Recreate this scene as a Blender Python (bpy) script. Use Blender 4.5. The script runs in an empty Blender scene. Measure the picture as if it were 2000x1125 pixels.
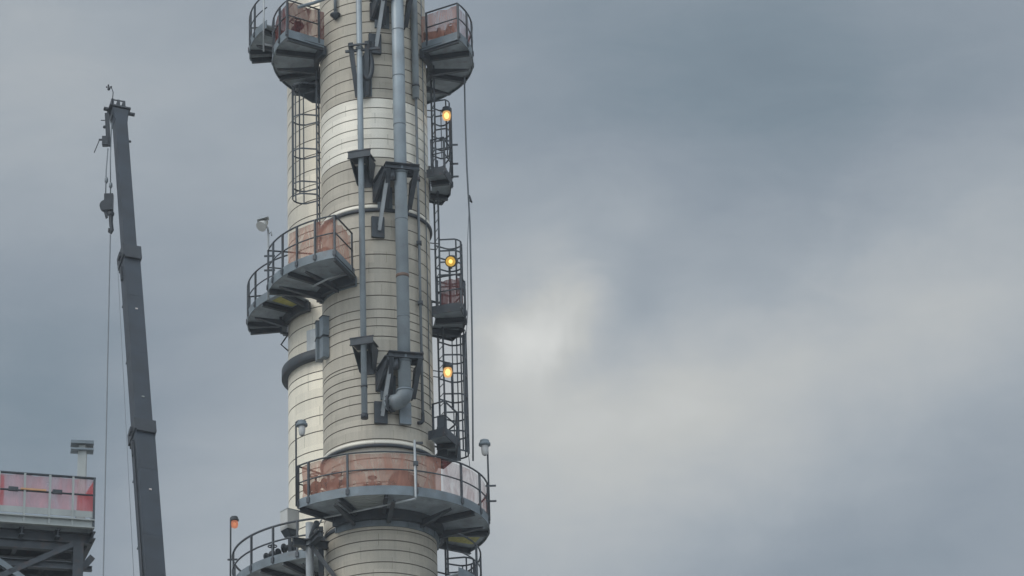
import bpy, math, random
from mathutils import Vector, Matrix
random.seed(7)
PI = math.pi
HAZE = 0.00052
sc = bpy.context.scene
COL = sc.collection
V = Vector

# ------------------------------------------------------------------ camera
F_PX, W_PX, H_PX = 6500.0, 2000.0, 1125.0
PITCH, ROLL = math.radians(24.3), math.radians(1.95)
CAM = V((0, 0, 1.65))
FW = V((0, math.cos(PITCH), math.sin(PITCH)))
R0 = V((1, 0, 0)); U0 = V((0, -math.sin(PITCH), math.cos(PITCH)))
RT = R0 * math.cos(ROLL) - U0 * math.sin(ROLL)
UP = U0 * math.cos(ROLL) + R0 * math.sin(ROLL)
cd = bpy.data.cameras.new('camera'); cam = bpy.data.objects.new('camera', cd); COL.objects.link(cam)
m = Matrix.Identity(4)
for i in range(3):
    m[i][0], m[i][1], m[i][2], m[i][3] = RT[i], UP[i], -FW[i], CAM[i]
cam.matrix_world = m
cd.sensor_width = 36; cd.lens = F_PX / W_PX * 36; cd.clip_end = 6000; cd.clip_start = 0.5
sc.camera = cam

def ray(px, py):
    return (FW + RT * ((px - W_PX / 2) / F_PX) + UP * ((H_PX / 2 - py) / F_PX)).normalized()
def at(px, py, Y):                       # point of the picture at distance Y north of the camera
    d = ray(px, py); return CAM + d * (Y / d.y)
def cyl(px, py, r, c):                   # where the sight line meets a cylinder of radius r round axis c: angle and height
    d = ray(px, py); ox, oy = CAM.x - c[0], CAM.y - c[1]
    A = d.x * d.x + d.y * d.y; B = ox * d.x + oy * d.y; Cc = ox * ox + oy * oy - r * r
    q = B * B - A * Cc
    t = (-B - math.sqrt(max(q, 0))) / A
    p = CAM + d * t
    return math.atan2(p.x - c[0], -(p.y - c[1])), p.z
def pol(c, a, r, z): return V((c[0] + r * math.sin(a), c[1] - r * math.cos(a), z))
def rad(a): return V((math.sin(a), -math.cos(a), 0))
def tan_(a): return V((math.cos(a), math.sin(a), 0))
Dg = math.radians

# ------------------------------------------------------------------ materials
def mat(name, col, rough=0.6, metal=0.0, var=0.12, scale=2.0, streak=0.0, alpha=None, rust=0.0, bump=0.0):
    M = bpy.data.materials.new(name); M.use_nodes = True
    nt = M.node_tree; N = nt.nodes; L = nt.links
    b = N['Principled BSDF']; b.inputs['Roughness'].default_value = rough; b.inputs['Metallic'].default_value = metal
    tc = N.new('ShaderNodeTexCoord'); mp = N.new('ShaderNodeMapping'); L.new(tc.outputs['Object'], mp.inputs['Vector'])
    n1 = N.new('ShaderNodeTexNoise'); n1.inputs['Scale'].default_value = scale; n1.inputs['Detail'].default_value = 6
    L.new(mp.outputs['Vector'], n1.inputs['Vector'])
    mr = N.new('ShaderNodeMapRange'); mr.inputs['From Min'].default_value = 0.3; mr.inputs['From Max'].default_value = 0.7
    mr.inputs['To Min'].default_value = 1 - var; mr.inputs['To Max'].default_value = 1 + var
    L.new(n1.outputs['Fac'], mr.inputs['Value'])
    mx = N.new('ShaderNodeVectorMath'); mx.operation = 'SCALE'; mx.inputs[0].default_value = col
    L.new(mr.outputs['Result'], mx.inputs['Scale'])
    out = mx.outputs['Vector']
    if rust > 0:
        n2 = N.new('ShaderNodeTexNoise'); n2.inputs['Scale'].default_value = scale * 1.7; n2.inputs['Detail'].default_value = 8
        L.new(mp.outputs['Vector'], n2.inputs['Vector'])
        m2 = N.new('ShaderNodeMapRange'); m2.inputs['From Min'].default_value = 0.55; m2.inputs['From Max'].default_value = 0.72
        m2.inputs['To Max'].default_value = rust; L.new(n2.outputs['Fac'], m2.inputs['Value'])
        mi = N.new('ShaderNodeMix'); mi.data_type = 'RGBA'; L.new(m2.outputs['Result'], mi.inputs['Factor'])
        L.new(out, mi.inputs['A']); mi.inputs['B'].default_value = (0.11, 0.055, 0.035, 1); out = mi.outputs['Result']
    L.new(out, b.inputs['Base Color'])
    if bump > 0:
        bp = N.new('ShaderNodeBump'); bp.inputs['Strength'].default_value = bump; bp.inputs['Distance'].default_value = 0.02
        L.new(n1.outputs['Fac'], bp.inputs['Height']); L.new(bp.outputs['Normal'], b.inputs['Normal'])
    if alpha is not None: b.inputs['Alpha'].default_value = alpha
    return M

def cladding(name, col, dirt=0.25, metal=0.35, rough=0.42, band=0.35, panel=7):
    """weathered aluminium sheet: panels of slightly different tone, rain streaks, blotches (object origin on the column axis)"""
    M = bpy.data.materials.new(name); M.use_nodes = True
    nt = M.node_tree; N = nt.nodes; L = nt.links
    b = N['Principled BSDF']; b.inputs['Metallic'].default_value = metal
    def mth(op, a, bb=None, c=None):
        n = N.new('ShaderNodeMath'); n.operation = op
        for i, v in enumerate((a, bb, c)):
            if v is None: continue
            if isinstance(v, (int, float)): n.inputs[i].default_value = v
            else: L.new(v, n.inputs[i])
        return n.outputs[0]
    tc = N.new('ShaderNodeTexCoord'); sp = N.new('ShaderNodeSeparateXYZ'); L.new(tc.outputs['Object'], sp.inputs[0])
    ang = mth('ARCTAN2', sp.outputs['X'], sp.outputs['Y'])
    fl = mth('FLOOR', mth('DIVIDE', sp.outputs['Z'], band))
    fa = mth('FLOOR', mth('ADD', mth('MULTIPLY', ang, panel / (2 * PI)), mth('MULTIPLY', fl, 0.37)))
    cx = N.new('ShaderNodeCombineXYZ'); L.new(fl, cx.inputs[0]); L.new(fa, cx.inputs[1])
    wn = N.new('ShaderNodeTexWhiteNoise'); wn.noise_dimensions = '2D'; L.new(cx.outputs[0], wn.inputs['Vector'])
    cs = N.new('ShaderNodeCombineXYZ'); L.new(mth('MULTIPLY', ang, 9.0), cs.inputs[0]); L.new(mth('MULTIPLY', sp.outputs['Z'], 0.22), cs.inputs[1])
    st = N.new('ShaderNodeTexNoise'); st.inputs['Scale'].default_value = 1.3; st.inputs['Detail'].default_value = 7; st.inputs['Roughness'].default_value = 0.65
    L.new(cs.outputs[0], st.inputs['Vector'])
    bl = N.new('ShaderNodeTexNoise'); bl.inputs['Scale'].default_value = 1.1; bl.inputs['Detail'].default_value = 8; L.new(tc.outputs['Object'], bl.inputs['Vector'])
    f = mth('ADD', mth('MULTIPLY', mth('SUBTRACT', wn.outputs['Value'], 0.5), 0.16),
            mth('ADD', mth('MULTIPLY', mth('SUBTRACT', st.outputs['Fac'], 0.5), dirt * 1.6), mth('MULTIPLY', mth('SUBTRACT', bl.outputs['Fac'], 0.5), dirt * 1.2)))
    sc_ = N.new('ShaderNodeVectorMath'); sc_.operation = 'SCALE'; sc_.inputs[0].default_value = col; L.new(mth('ADD', f, 1.0), sc_.inputs['Scale'])
    fr_ = mth('FRACT', mth('ADD', mth('MULTIPLY', ang, panel / (2 * PI)), mth('MULTIPLY', fl, 0.37)))
    lap = mth('MULTIPLY', mth('LESS_THAN', fr_, 0.014), 0.45)
    bl2 = N.new('ShaderNodeTexNoise'); bl2.inputs['Scale'].default_value = 4.5; bl2.inputs['Detail'].default_value = 9; bl2.inputs['Roughness'].default_value = 0.7; L.new(tc.outputs['Object'], bl2.inputs['Vector'])
    sm = N.new('ShaderNodeMapRange'); sm.inputs['From Min'].default_value = 0.55; sm.inputs['From Max'].default_value = 0.72; sm.inputs['To Max'].default_value = dirt * 1.3
    L.new(mth('ADD', mth('MULTIPLY', st.outputs['Fac'], .65), mth('MULTIPLY', bl2.outputs['Fac'], .35)), sm.inputs['Value'])
    mi = N.new('ShaderNodeMix'); mi.data_type = 'RGBA'; L.new(mth('MAXIMUM', sm.outputs['Result'], lap), mi.inputs['Factor']); L.new(sc_.outputs['Vector'], mi.inputs['A'])
    mi.inputs['B'].default_value = (0.20, 0.185, 0.13, 1)
    L.new(mi.outputs['Result'], b.inputs['Base Color'])
    L.new(mth('ADD', mth('MULTIPLY', bl.outputs['Fac'], 0.2), rough - 0.1), b.inputs['Roughness'])
    bp = N.new('ShaderNodeBump'); bp.inputs['Strength'].default_value = 0.25; bp.inputs['Distance'].default_value = 0.03
    L.new(mth('ADD', bl.outputs['Fac'], mth('MULTIPLY', wn.outputs['Value'], 0.15)), bp.inputs['Height']); L.new(bp.outputs['Normal'], b.inputs['Normal'])
    return M

def netting(name, col, cover):
    """woven debris mesh: fine grid with holes, a bit denser where folds overlap"""
    M = bpy.data.materials.new(name); M.use_nodes = True
    nt = M.node_tree; N = nt.nodes; L = nt.links
    out = N['Material Output']; N.remove(N['Principled BSDF'])
    tc = N.new('ShaderNodeTexCoord')
    n1 = N.new('ShaderNodeTexNoise'); n1.inputs['Scale'].default_value = 2.2; n1.inputs['Detail'].default_value = 6; n1.inputs['Distortion'].default_value = 1.2
    mp = N.new('ShaderNodeMapping'); mp.inputs['Scale'].default_value = (1.6, 1.6, .45); L.new(tc.outputs['Object'], mp.inputs[0]); L.new(mp.outputs[0], n1.inputs['Vector'])
    mr = N.new('ShaderNodeMapRange'); mr.inputs['From Min'].default_value = 0.3; mr.inputs['From Max'].default_value = 0.7
    mr.inputs['To Min'].default_value = max(cover - 0.24, 0); mr.inputs['To Max'].default_value = min(cover + 0.22, 1)
    L.new(n1.outputs['Fac'], mr.inputs['Value'])
    df = N.new('ShaderNodeBsdfDiffuse'); tl = N.new('ShaderNodeBsdfTranslucent'); ad = N.new('ShaderNodeMixShader'); ad.inputs[0].default_value = 0.35
    df.inputs['Color'].default_value = (*col, 1); tl.inputs['Color'].default_value = (*col, 1)
    L.new(df.outputs[0], ad.inputs[1]); L.new(tl.outputs[0], ad.inputs[2])
    tr = N.new('ShaderNodeBsdfTransparent'); mx = N.new('ShaderNodeMixShader')
    L.new(mr.outputs['Result'], mx.inputs[0]); L.new(tr.outputs[0], mx.inputs[1]); L.new(ad.outputs[0], mx.inputs[2])
    L.new(mx.outputs[0], out.inputs['Surface'])
    return M

def lampglass(name, col, strength):
    M = bpy.data.materials.new(name); M.use_nodes = True
    nt = M.node_tree; N = nt.nodes; N.remove(N['Principled BSDF'])
    em = N.new('ShaderNodeEmission'); em.inputs['Color'].default_value = (*col, 1); em.inputs['Strength'].default_value = strength
    tr = N.new('ShaderNodeBsdfTransparent'); tr.inputs['Color'].default_value = (1, .85, .6, 1)
    mx = N.new('ShaderNodeMixShader'); mx.inputs[0].default_value = 0.7
    nt.links.new(tr.outputs[0], mx.inputs[1]); nt.links.new(em.outputs[0], mx.inputs[2]); nt.links.new(mx.outputs[0], N['Material Output'].inputs['Surface'])
    return M
def glow(name, col, strength):
    M = bpy.data.materials.new(name); M.use_nodes = True
    b = M.node_tree.nodes['Principled BSDF']; b.inputs['Base Color'].default_value = (0.6, 0.5, 0.35, 1); b.inputs['Roughness'].default_value = 0.2
    b.inputs['Emission Color'].default_value = (*col, 1); b.inputs['Emission Strength'].default_value = strength
    return M

CLAD = cladding('weathered_cladding', (0.43, 0.39, 0.32), dirt=0.36, metal=0.08, rough=0.62)
CLADNEW = cladding('bright_cladding', (0.72, 0.675, 0.58), dirt=0.12, metal=0.1, rough=0.45)
CLADREAR = cladding('rear_cladding', (0.63, 0.575, 0.47), dirt=0.26, metal=0.2, rough=0.4, band=0.6)
CLADREARB = cladding('newer_rear_cladding', (0.80, 0.735, 0.60), dirt=0.22, metal=0.15, rough=0.45, band=0.6)
SEAM = mat('cladding_seam', (0.17, 0.152, 0.122), 0.8)
SEAMW = mat('bright_seam', (0.34, 0.32, 0.27), 0.8)
STEEL = mat('dark_steel', (0.042, 0.050, 0.058), 0.55, 0.2, 0.25, 3, rust=0.35)
GREY = mat('grey_painted_steel', (0.15, 0.18, 0.20), 0.5, 0.15, 0.2, 2.5, rust=0.25)
RAIL = mat('handrail_steel', (0.05, 0.059, 0.068), 0.5, 0.2, 0.2, 4, rust=0.4)
GALV = mat('galvanised_steel', (0.34, 0.36, 0.37), 0.45, 0.4, 0.15, 3)
PIPE = mat('pipe_paint', (0.26, 0.30, 0.325), 0.42, 0.15, 0.15, 1.6, rust=0.15)
FIT = mat('pipe_fitting_paint', (0.165, 0.19, 0.205), 0.6, 0.1, 0.3, 3, rust=0.3)
PIPED = mat('small_pipe_paint', (0.13, 0.15, 0.165), 0.45, 0.15, 0.2, 2, rust=0.25)
PLATE = mat('deck_plate', (0.25, 0.285, 0.31), 0.6, 0.0, 0.3, 2.6, rust=0.45)
YEL = mat('yellow_grating', (0.42, 0.39, 0.12), 0.7, 0.0, 0.25, 4)
ORAN = mat('orange_tag', (0.50, 0.28, 0.14), 0.7)
RUSTP = mat('rusted_pipe', (0.13, 0.085, 0.065), 0.8, 0.0, 0.3, 5)
BOOM = mat('crane_paint', (0.012, 0.019, 0.029), 0.55, 0.0, 0.4, 1.3)
BOOMD = mat('crane_dark', (0.02, 0.024, 0.03), 0.5, 0.2, 0.2, 3)
LGREY = mat('light_grey_paint', (0.30, 0.32, 0.31), 0.5, 0.05, 0.12, 2, rust=0.12)
BOXM = mat('cabinet_paint', (0.47, 0.47, 0.45), 0.5, 0.05, 0.1, 3)
DULLGLASS = mat('frosted_lamp_glass', (0.45, 0.45, 0.44), 0.3, 0, 0.08)
GLOWA = lampglass('amber_lamp', (1.0, 0.55, 0.20), 0.95); BULB = glow('hot_bulb', (1.0, 0.72, 0.30), 5.0)
GLOWY = lampglass('yellow_lamp', (1.0, 0.60, 0.10), 0.85)
GLOWR = lampglass('orange_lamp', (1.0, 0.36, 0.22), 0.5); BULBR = glow('dim_bulb', (1.0, 0.5, 0.35), 0.6)
WHITE = mat('boom_marker_paint', (0.62, 0.55, 0.53), 0.5)
NETS = netting('salmon_netting', (0.47, 0.225, 0.165), 0.60)
NETB = netting('brown_netting', (0.17, 0.062, 0.058), 0.86)
NETP = netting('pale_netting', (0.33, 0.105, 0.10), 0.34)
NETPINK = netting('pink_netting', (0.64, 0.33, 0.36), 0.58)
NETRED = netting('red_netting', (0.78, 0.085, 0.07), 0.9)
GROUND = mat('yard_gravel', (0.33, 0.32, 0.30), 0.9, 0, 0.25, 0.2)
ROPE = mat('wire_rope', (0.17, 0.19, 0.205), 0.6, 0.3)

# ------------------------------------------------------------------ mesh builder
class MB:
    def __init__(s): s.v = []; s.f = []; s.mi = []; s.sm = []
    def face(s, idx, mi=0, sm=False): s.f.append(idx); s.mi.append(mi); s.sm.append(sm)
    def box(s, c, ax, ay, az, mi=0):                      # centre and three half-axis vectors
        b = len(s.v)
        for i in (-1, 1):
            for j in (-1, 1):
                for k in (-1, 1): s.v.append(c + ax * i + ay * j + az * k)
        fs = ((0, 1, 3, 2), (4, 6, 7, 5), (0, 4, 5, 1), (2, 3, 7, 6), (0, 2, 6, 4), (1, 5, 7, 3))
        for f in fs: s.face([b + q for q in f], mi)
        return s
    def beam(s, p, q, w, h, up=None, mi=0):               # rectangular bar from p to q
        d = (q - p); L = d.length; d = d / L
        u = up if up else (V((0, 0, 1)) if abs(d.z) < 0.9 else V((0, 1, 0)))
        sd = d.cross(u).normalized(); u = sd.cross(d).normalized()
        return s.box((p + q) / 2, d * (L / 2), sd * (w / 2), u * (h / 2), mi)
    def ibeam(s, p, q, w, h, t=0.02, up=None):
        d = (q - p).normalized()
        u = up if up else (V((0, 0, 1)) if abs(d.z) < 0.9 else V((0, 1, 0)))
        sd = d.cross(u).normalized(); u = sd.cross(d).normalized()
        s.beam(p + u * (h / 2 - t / 2), q + u * (h / 2 - t / 2), w, t, u)
        s.beam(p - u * (h / 2 - t / 2), q - u * (h / 2 - t / 2), w, t, u)
        s.beam(p, q, t, h - 2 * t, u); return s
    def tube(s, pts, r, seg=8, cap=True, mi=0):
        n = len(pts); pts = [V(p) for p in pts]
        T = []
        for i in range(n):
            a = pts[max(i - 1, 0)]; b = pts[min(i + 1, n - 1)]
            T.append((b - a).normalized())
        ref = V((0, 0, 1)) if abs(T[0].z) < 0.9 else V((1, 0, 0))
        u = T[0].cross(ref).normalized(); b0 = len(s.v)
        rr = r if isinstance(r, (list, tuple)) else [r] * n
        for i in range(n):
            u = (u - T[i] * u.dot(T[i]))
            u = u.normalized() if u.length > 1e-6 else T[i].cross(ref).normalized()
            w = T[i].cross(u)
            for k in range(seg):
                t = 2 * PI * k / seg
                s.v.append(pts[i] + (u * math.cos(t) + w * math.sin(t)) * rr[i])
        for i in range(n - 1):
            for k in range(seg):
                k2 = (k + 1) % seg
                s.face([b0 + i * seg + k, b0 + i * seg + k2, b0 + (i + 1) * seg + k2, b0 + (i + 1) * seg + k], mi, True)
        if cap:
            s.face([b0 + k for k in range(seg)][::-1], mi); s.face([b0 + (n - 1) * seg + k for k in range(seg)], mi)
        return s
    def lathe(s, c, prof, seg=96, mis=None, closed=False):       # prof: (r, z) bottom to top
        b = len(s.v)
        for (r, z) in prof:
            for k in range(seg):
                t = 2 * PI * k / seg; s.v.append(V((c[0] + r * math.cos(t), c[1] + r * math.sin(t), z)))
        for i in range(len(prof) - 1):
            for k in range(seg):
                k2 = (k + 1) % seg
                s.face([b + i * seg + k, b + i * seg + k2, b + (i + 1) * seg + k2, b + (i + 1) * seg + k], mis[i] if mis else 0, True)
        if not closed:
            s.face([b + k for k in range(seg)][::-1]); s.face([b + (len(prof) - 1) * seg + k for k in range(seg)])
        return s
    def sector(s, c, r0, r1, z0, z1, a0, a1, n=None, mi=0):
        n = n or max(4, int(abs(a1 - a0) / Dg(4)))
        b = len(s.v)
        for i in range(n + 1):
            a = a0 + (a1 - a0) * i / n
            for r, z in ((r0, z0), (r1, z0), (r1, z1), (r0, z1)): s.v.append(pol(c, a, r, z))
        for i in range(n):
            q = b + i * 4; w = q + 4
            s.face([q, w, w + 1, q + 1], mi); s.face([q + 1, w + 1, w + 2, q + 2], mi); s.face([q + 2, w + 2, w + 3, q + 3], mi); s.face([q + 3, w + 3, w, q], mi)
        s.face([b, b + 1, b + 2, b + 3], mi); e = b + n * 4; s.face([e + 3, e + 2, e + 1, e], mi)
        return s
    def prism(s, poly, d, mi=0):                          # polygon points and an extrusion vector
        b = len(s.v); n = len(poly)
        for p in poly: s.v.append(p - d / 2)
        for p in poly: s.v.append(p + d / 2)
        s.face([b + i for i in range(n)][::-1], mi); s.face([b + n + i for i in range(n)], mi)
        for i in range(n):
            j = (i + 1) % n; s.face([b + i, b + j, b + n + j, b + n + i], mi)
        return s
    def ball(s, c, r, seg=12, rings=8, sz=1.0):
        pr = [(max(r * math.sin(PI * i / rings), 1e-4), c.z - r * sz * math.cos(PI * i / rings)) for i in range(rings + 1)]
        return s.lathe((c.x, c.y), pr, seg)

ORG = {}
def obj(name, mb, m, parent=None, origin=None):
    o_ = ORG[parent.name] if parent else (origin or V((0, 0, 0)))
    me = bpy.data.meshes.new(name)
    me.from_pydata([tuple(v - o_) for v in mb.v], [], mb.f)
    for q in (m if isinstance(m, (list, tuple)) else [m]): me.materials.append(q)
    me.polygons.foreach_set('material_index', mb.mi); me.polygons.foreach_set('use_smooth', mb.sm)
    me.update()
    o = bpy.data.objects.new(name, me); COL.objects.link(o)
    if parent: o.parent = parent
    else: o.location = o_
    ORG[o.name] = o_
    return o
def tag(o, label, cat, group=None):
    o['label'] = label; o['category'] = cat
    if group: o['group'] = group
    return o
def thing(name, label, cat, loc, group=None):
    o = bpy.data.objects.new(name, None); COL.objects.link(o); o.location = loc; o.empty_display_size = 0.3
    ORG[o.name] = V(loc); return tag(o, label, cat, group)

def arcpts(c, r, z, a0, a1, n=None):
    n = n or max(4, int(abs(a1 - a0) / Dg(5)))
    return [pol(c, a0 + (a1 - a0) * i / n, r, z) for i in range(n + 1)]

# ------------------------------------------------------------------ the setting
g = MB(); g.v = [V((-1500, -1500, 0)), V((1500, -1500, 0)), V((1500, 1500, 0)), V((-1500, 1500, 0))]; g.face([0, 1, 2, 3])
go = obj('ground', g, GROUND); go['kind'] = 'structure'

# ------------------------------------------------------------------ columns
YA = 89.6
pc = at(736, 600, YA); AX = (pc.x, YA); RC = 1.6
YB = YA + 4.2
pb = at(676, 780, YB); BX = (pb.x, YB); RB = 1.75
def zf(y, c=AX, r=RC, x=None):           # height on the front of a column seen at picture row y
    return cyl(x if x else 738, y, r, c)[1]

def column(name, label, c, R, seams, ztop, mats, white=None, collars=(), wseam=3):
    t = thing(name, label, 'column', (c[0], c[1], 0))
    prof = []; mis = []
    zs = sorted(seams)
    z = 0.0; prof.append((R + 0.012, 0))
    for s_ in zs:
        prof += [(R + 0.012, s_ - 0.016), (R - 0.010, s_ - 0.013), (R - 0.010, s_ + 0.012), (R + 0.012, s_ + 0.016)]
    prof.append((R + 0.012, ztop))
    mb = MB(); n = len(prof); mis = []
    for i in range(n - 1):
        zm = (prof[i][1] + prof[i + 1][1]) / 2
        mi = 0
        if prof[i][0] < R or prof[i + 1][0] < R: mi = wseam if white and white[0] + .1 < zm < white[1] - .1 else 1
        elif white and white[0] < zm < white[1]: mi = 2
        mis.append(mi)
    for i in range(n - 1): mb.lathe(c, [prof[i], prof[i + 1]], 128, [mis[i]], closed=True)
    obj('shell', mb, mats, t)
    for (z0, z1, dr, mm, nm) in collars:
        b = MB(); b.lathe(c, [(R - 0.05, z0), (R + dr - 0.01, z0), (R + dr, z0 + 0.01), (R + dr, z1 - 0.02), (R + dr - 0.02, z1), (R - 0.05, z1 + 0.06)], 128)
        obj(nm, b, mm, t)
    return t
ys = [-20, 2, 22, 43, 64, 84, 104, 127, 151, 173, 191.6, 210.5, 230.5, 250.7, 270.7, 290.2, 307.3, 324.5, 350.6, 373.8, 398, 442, 468.6, 496.6, 524, 550.7, 577, 604, 620.8, 636.7, 657,
      685.8, 710.7, 717.5, 736, 751, 769, 786, 808, 829, 857, 1034.8, 1055.4, 1074.6, 1097.8, 1118.8]
zs = [zf(y) for y in ys]
z = zs[0]
for i in range(20): z += 0.37; zs.append(z)
zt = max(zs) + 0.4
z = zf(1118.8)
while z > 1: z -= 0.38; zs.append(z)
z = zf(1034.8)
while z < zf(870) - 0.3: z += 0.36; zs.append(z)
main_column = column('insulated_column', 'tall front column with beige metal cladding, thin dark seams and one white band', AX, RC, zs, zt,
                     [CLAD, SEAM, CLADNEW, SEAMW], (zf(307.3), zf(191.6)),
                     ((zf(407), zf(400.5), 0.05, CLADNEW, 'bright_ring'), (zf(414), zf(408.5), 0.09, STEEL, 'stiffener_ring'),
                      (zf(867.5), zf(861), 0.07, CLADNEW, 'bright_ring'), (zf(873.5), zf(869), 0.11, STEEL, 'stiffener_ring'),
                      (zf(1023), zf(1015), 0.05, STEEL, 'stiffener_ring')))
zb = lambda y: cyl(631, y, RB, BX)[1]
zsb = [zb(y) for y in (724, 739.5, 774, 810, 841, 877.5, 912, 948, 985, 1020, 1055, 1090)]
z = min(zsb)
while z > 1: z -= 0.6; zsb.append(z)
z = zb(690); ztb = zb(-60)
while z < ztb - 0.6: z += 0.52; zsb.append(z)
zfl = zb(693)
rear_column = column('rear_column', 'second metal clad column half hidden behind the front one, with a dark flange ring', BX, RB, zsb, ztb,
                     [CLADREAR, SEAM, CLADREARB], (-1.0, zfl),  ((zfl - 0.15, zfl + 0.15, 0.21, STEEL, 'flange_ring'),), wseam=1)
# pale vertical panel strip below the middle walkway on the rear column
b = MB()
a_, z_ = cyl(605, 660, RB + .02, BX)
b.sector(BX, RB + 0.013, RB + 0.06, zb(684), zb(640), a_ - 0.05, a_ + 0.28)
obj('cladding_panel', b, GALV, rear_column)

# ------------------------------------------------------------------ platforms
def platform(name, label, c, rin, rout, z, a0, a1, H=1.1, posts=(), ends=(True, True), brackets=(), toe=0.15, hatch=None, ring=True, r_rail=0.026, group='walkway platforms round the columns', beams=(), deck_m=None, gus=0.2, skirt=None):
    a0, a1 = Dg(a0), Dg(a1)
    t = thing(name, label, 'platform', pol(c, (a0 + a1) / 2, (rin + rout) / 2, z), group)
    ns = 3 if 'ladder' in name else None
    d = MB().sector(c, rin, rout, z - 0.035, z, a0, a1, ns)
    obj('deck', d, deck_m or PLATE, t)
    k = MB().sector(c, rout - 0.012, rout + 0.012, z - 0.12, z + toe, a0, a1, ns)
    if ends[0]: k.beam(pol(c, a0, rin, z + toe / 2 - .06), pol(c, a0, rout - 0.02, z + toe / 2 - .06), 0.014, toe + .12)
    if ends[1]: k.beam(pol(c, a1, rin, z + toe / 2 - .06), pol(c, a1, rout - 0.02, z + toe / 2 - .06), 0.014, toe + .12)
    obj('toe_board', k, STEEL if 'ladder' in name else GREY, t)
    for nm, h, rr in (('top_rail', H, r_rail), ('mid_rail', H * 0.55, r_rail * 0.8)):
        pts = arcpts(c, rout, z + h, a0, a1, ns)
        if ends[0]: pts = [pol(c, a0, rin + 0.15, z + h)] + pts
        if ends[1]: pts = pts + [pol(c, a1, rin + 0.15, z + h)]
        obj(nm, MB().tube(pts, rr, 8), RAIL, t)
    for a in posts:
        p = pol(c, Dg(a), rout + 0.0, z - 0.1); q = pol(c, Dg(a), rout, z + H)
        obj('post', MB().beam(p, q, 0.055, 0.055, rad(Dg(a))).box(pol(c, Dg(a), rout + 0.03, z + .02), tan_(Dg(a)) * .05, rad(Dg(a)) * .02, V((0, 0, .07))), RAIL, t)
    if ends[0]:
        obj('post', MB().beam(pol(c, a0, rin + .18, z), pol(c, a0, rin + .18, z + H), 0.05, 0.05, rad(a0)), RAIL, t)
    if ends[1]:
        obj('post', MB().beam(pol(c, a1, rin + .18, z), pol(c, a1, rin + .18, z + H), 0.05, 0.05, rad(a1)), RAIL, t)
    for a in beams:                                          # radial joists under the plates
        a = Dg(a)
        obj('joist', MB().ibeam(pol(c, a, rin, z - 0.13), pol(c, a, rout - 0.03, z - 0.13), 0.10, 0.16, 0.018), STEEL, t)
    if 'ladder' in name: brackets = (); ring = False
    for a in brackets:
        a = Dg(a)
        poly = [pol(c, a, rin - 0.06, z - 0.215), pol(c, a, rout - 0.12, z - 0.215), pol(c, a, rout - 0.12, z - 0.25), pol(c, a, rin - 0.06, z - 0.25 - gus)]
        b_ = MB().prism(poly, tan_(a) * 0.03)
        b_.beam(pol(c, a, rout - 0.14, z - 0.255), pol(c, a, rin, z - 0.255 - gus * .95), 0.12, 0.018, V((0, 0, 1)))
        obj('bracket', b_, STEEL, t)
    if ring:
        obj('support_ring', MB().sector(c, rin - 0.09, rin + 0.05, z - 0.34, z - 0.04, a0, a1), STEEL, t)
    if skirt:
        sk = MB(); n_ = max(2, int((a1 - a0) * 1.7 / .55)) if a1 > a0 else max(2, int((a0 - a1) * 1.7 / .55))
        sk.sector(c, rin - 0.16, rin - 0.10, z - skirt, z - 0.05, a0, a1)
        for i in range(n_ + 1):
            aa = a0 + (a1 - a0) * i / n_
            sk.beam(pol(c, aa, rin - 0.09, z - skirt - .01), pol(c, aa, rin - 0.09, z - 0.05), .05, .05, rad(aa))
        obj('support_skirt', sk, GREY, t)
    for h in (hatch or ()):
        ha0, ha1, hr0, hr1, hm = h
        b_ = MB().sector(c, hr0, hr1, z - 0.050, z - 0.039, Dg(ha0), Dg(ha1))
        for i in range(1, 6):
            rr = hr0 + (hr1 - hr0) * i / 6
            b_.sector(c, rr - 0.01, rr + 0.01, z - 0.062, z - 0.052, Dg(ha0), Dg(ha1))
        obj('grating_panel', b_, hm, t)
    return t

def net(name, label, c, r, z0, z1, a0, a1, m, wav=0.035, sag=0.025, group='debris netting hung on the handrails'):
    a0, a1 = Dg(a0), Dg(a1); n = max(8, int((a1 - a0) / Dg(1.6))); k = 10
    mb = MB(); rs = random.Random(int(1000 * abs(a0) + 100 * z0)); ph = [rs.uniform(0, 6.3) for _ in range(6)]
    for i in range(n + 1):
        a = a0 + (a1 - a0) * i / n
        u = (a - a0) * r
        for j in range(k + 1):
            v = j / k
            w = wav * (math.sin(u * 9 + ph[0] + v * 1.3) * 0.5 + math.sin(u * 4.1 + ph[1] - v * 2) + 0.5 * math.sin(u * 17 + ph[2])) * (0.25 + 0.75 * math.sin(PI * min(v + .15, 1)))
            dz = -sag * (0.5 + 0.5 * math.sin(u * 5 + ph[3])) * v - sag * .6 * (0.5 + 0.5 * math.sin(u * 2.3 + ph[4])) * (1 - v) * -1
            mb.v.append(pol(c, a, r - 0.06 + w * 0.7, z0 + (z1 - z0) * v + dz))
    for i in range(n):
        for j in range(k):
            q = i * (k + 1) + j
            mb.face([q, q + k + 1, q + k + 2, q + 1], 0, True)
    o = obj(name, mb, m, None, pol(c, (a0 + a1) / 2, r, z0)); tag(o, label, 'netting', group); return o

def endnet(label, c, a, r0, r1, z0, z1, m_, sg=1):
    mb = MB(); a = Dg(a); n = 12
    for i in range(n + 1):
        for j in range(7):
            mb.v.append(pol(c, a + sg * (.02 + .012 * math.sin(i * 1.7)), r0 + (r1 - r0) * i / n, z0 + (z1 - z0) * j / 6 - .02 * math.sin(i * .9)))
    for i in range(n):
        for j in range(6): q = i * 7 + j; mb.face([q, q + 7, q + 8, q + 1], 0, True)
    return tag(obj('debris_netting', mb, m_, None, pol(c, a, (r0 + r1) / 2, z0)), label, 'netting', 'debris netting hung on the handrails')
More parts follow.
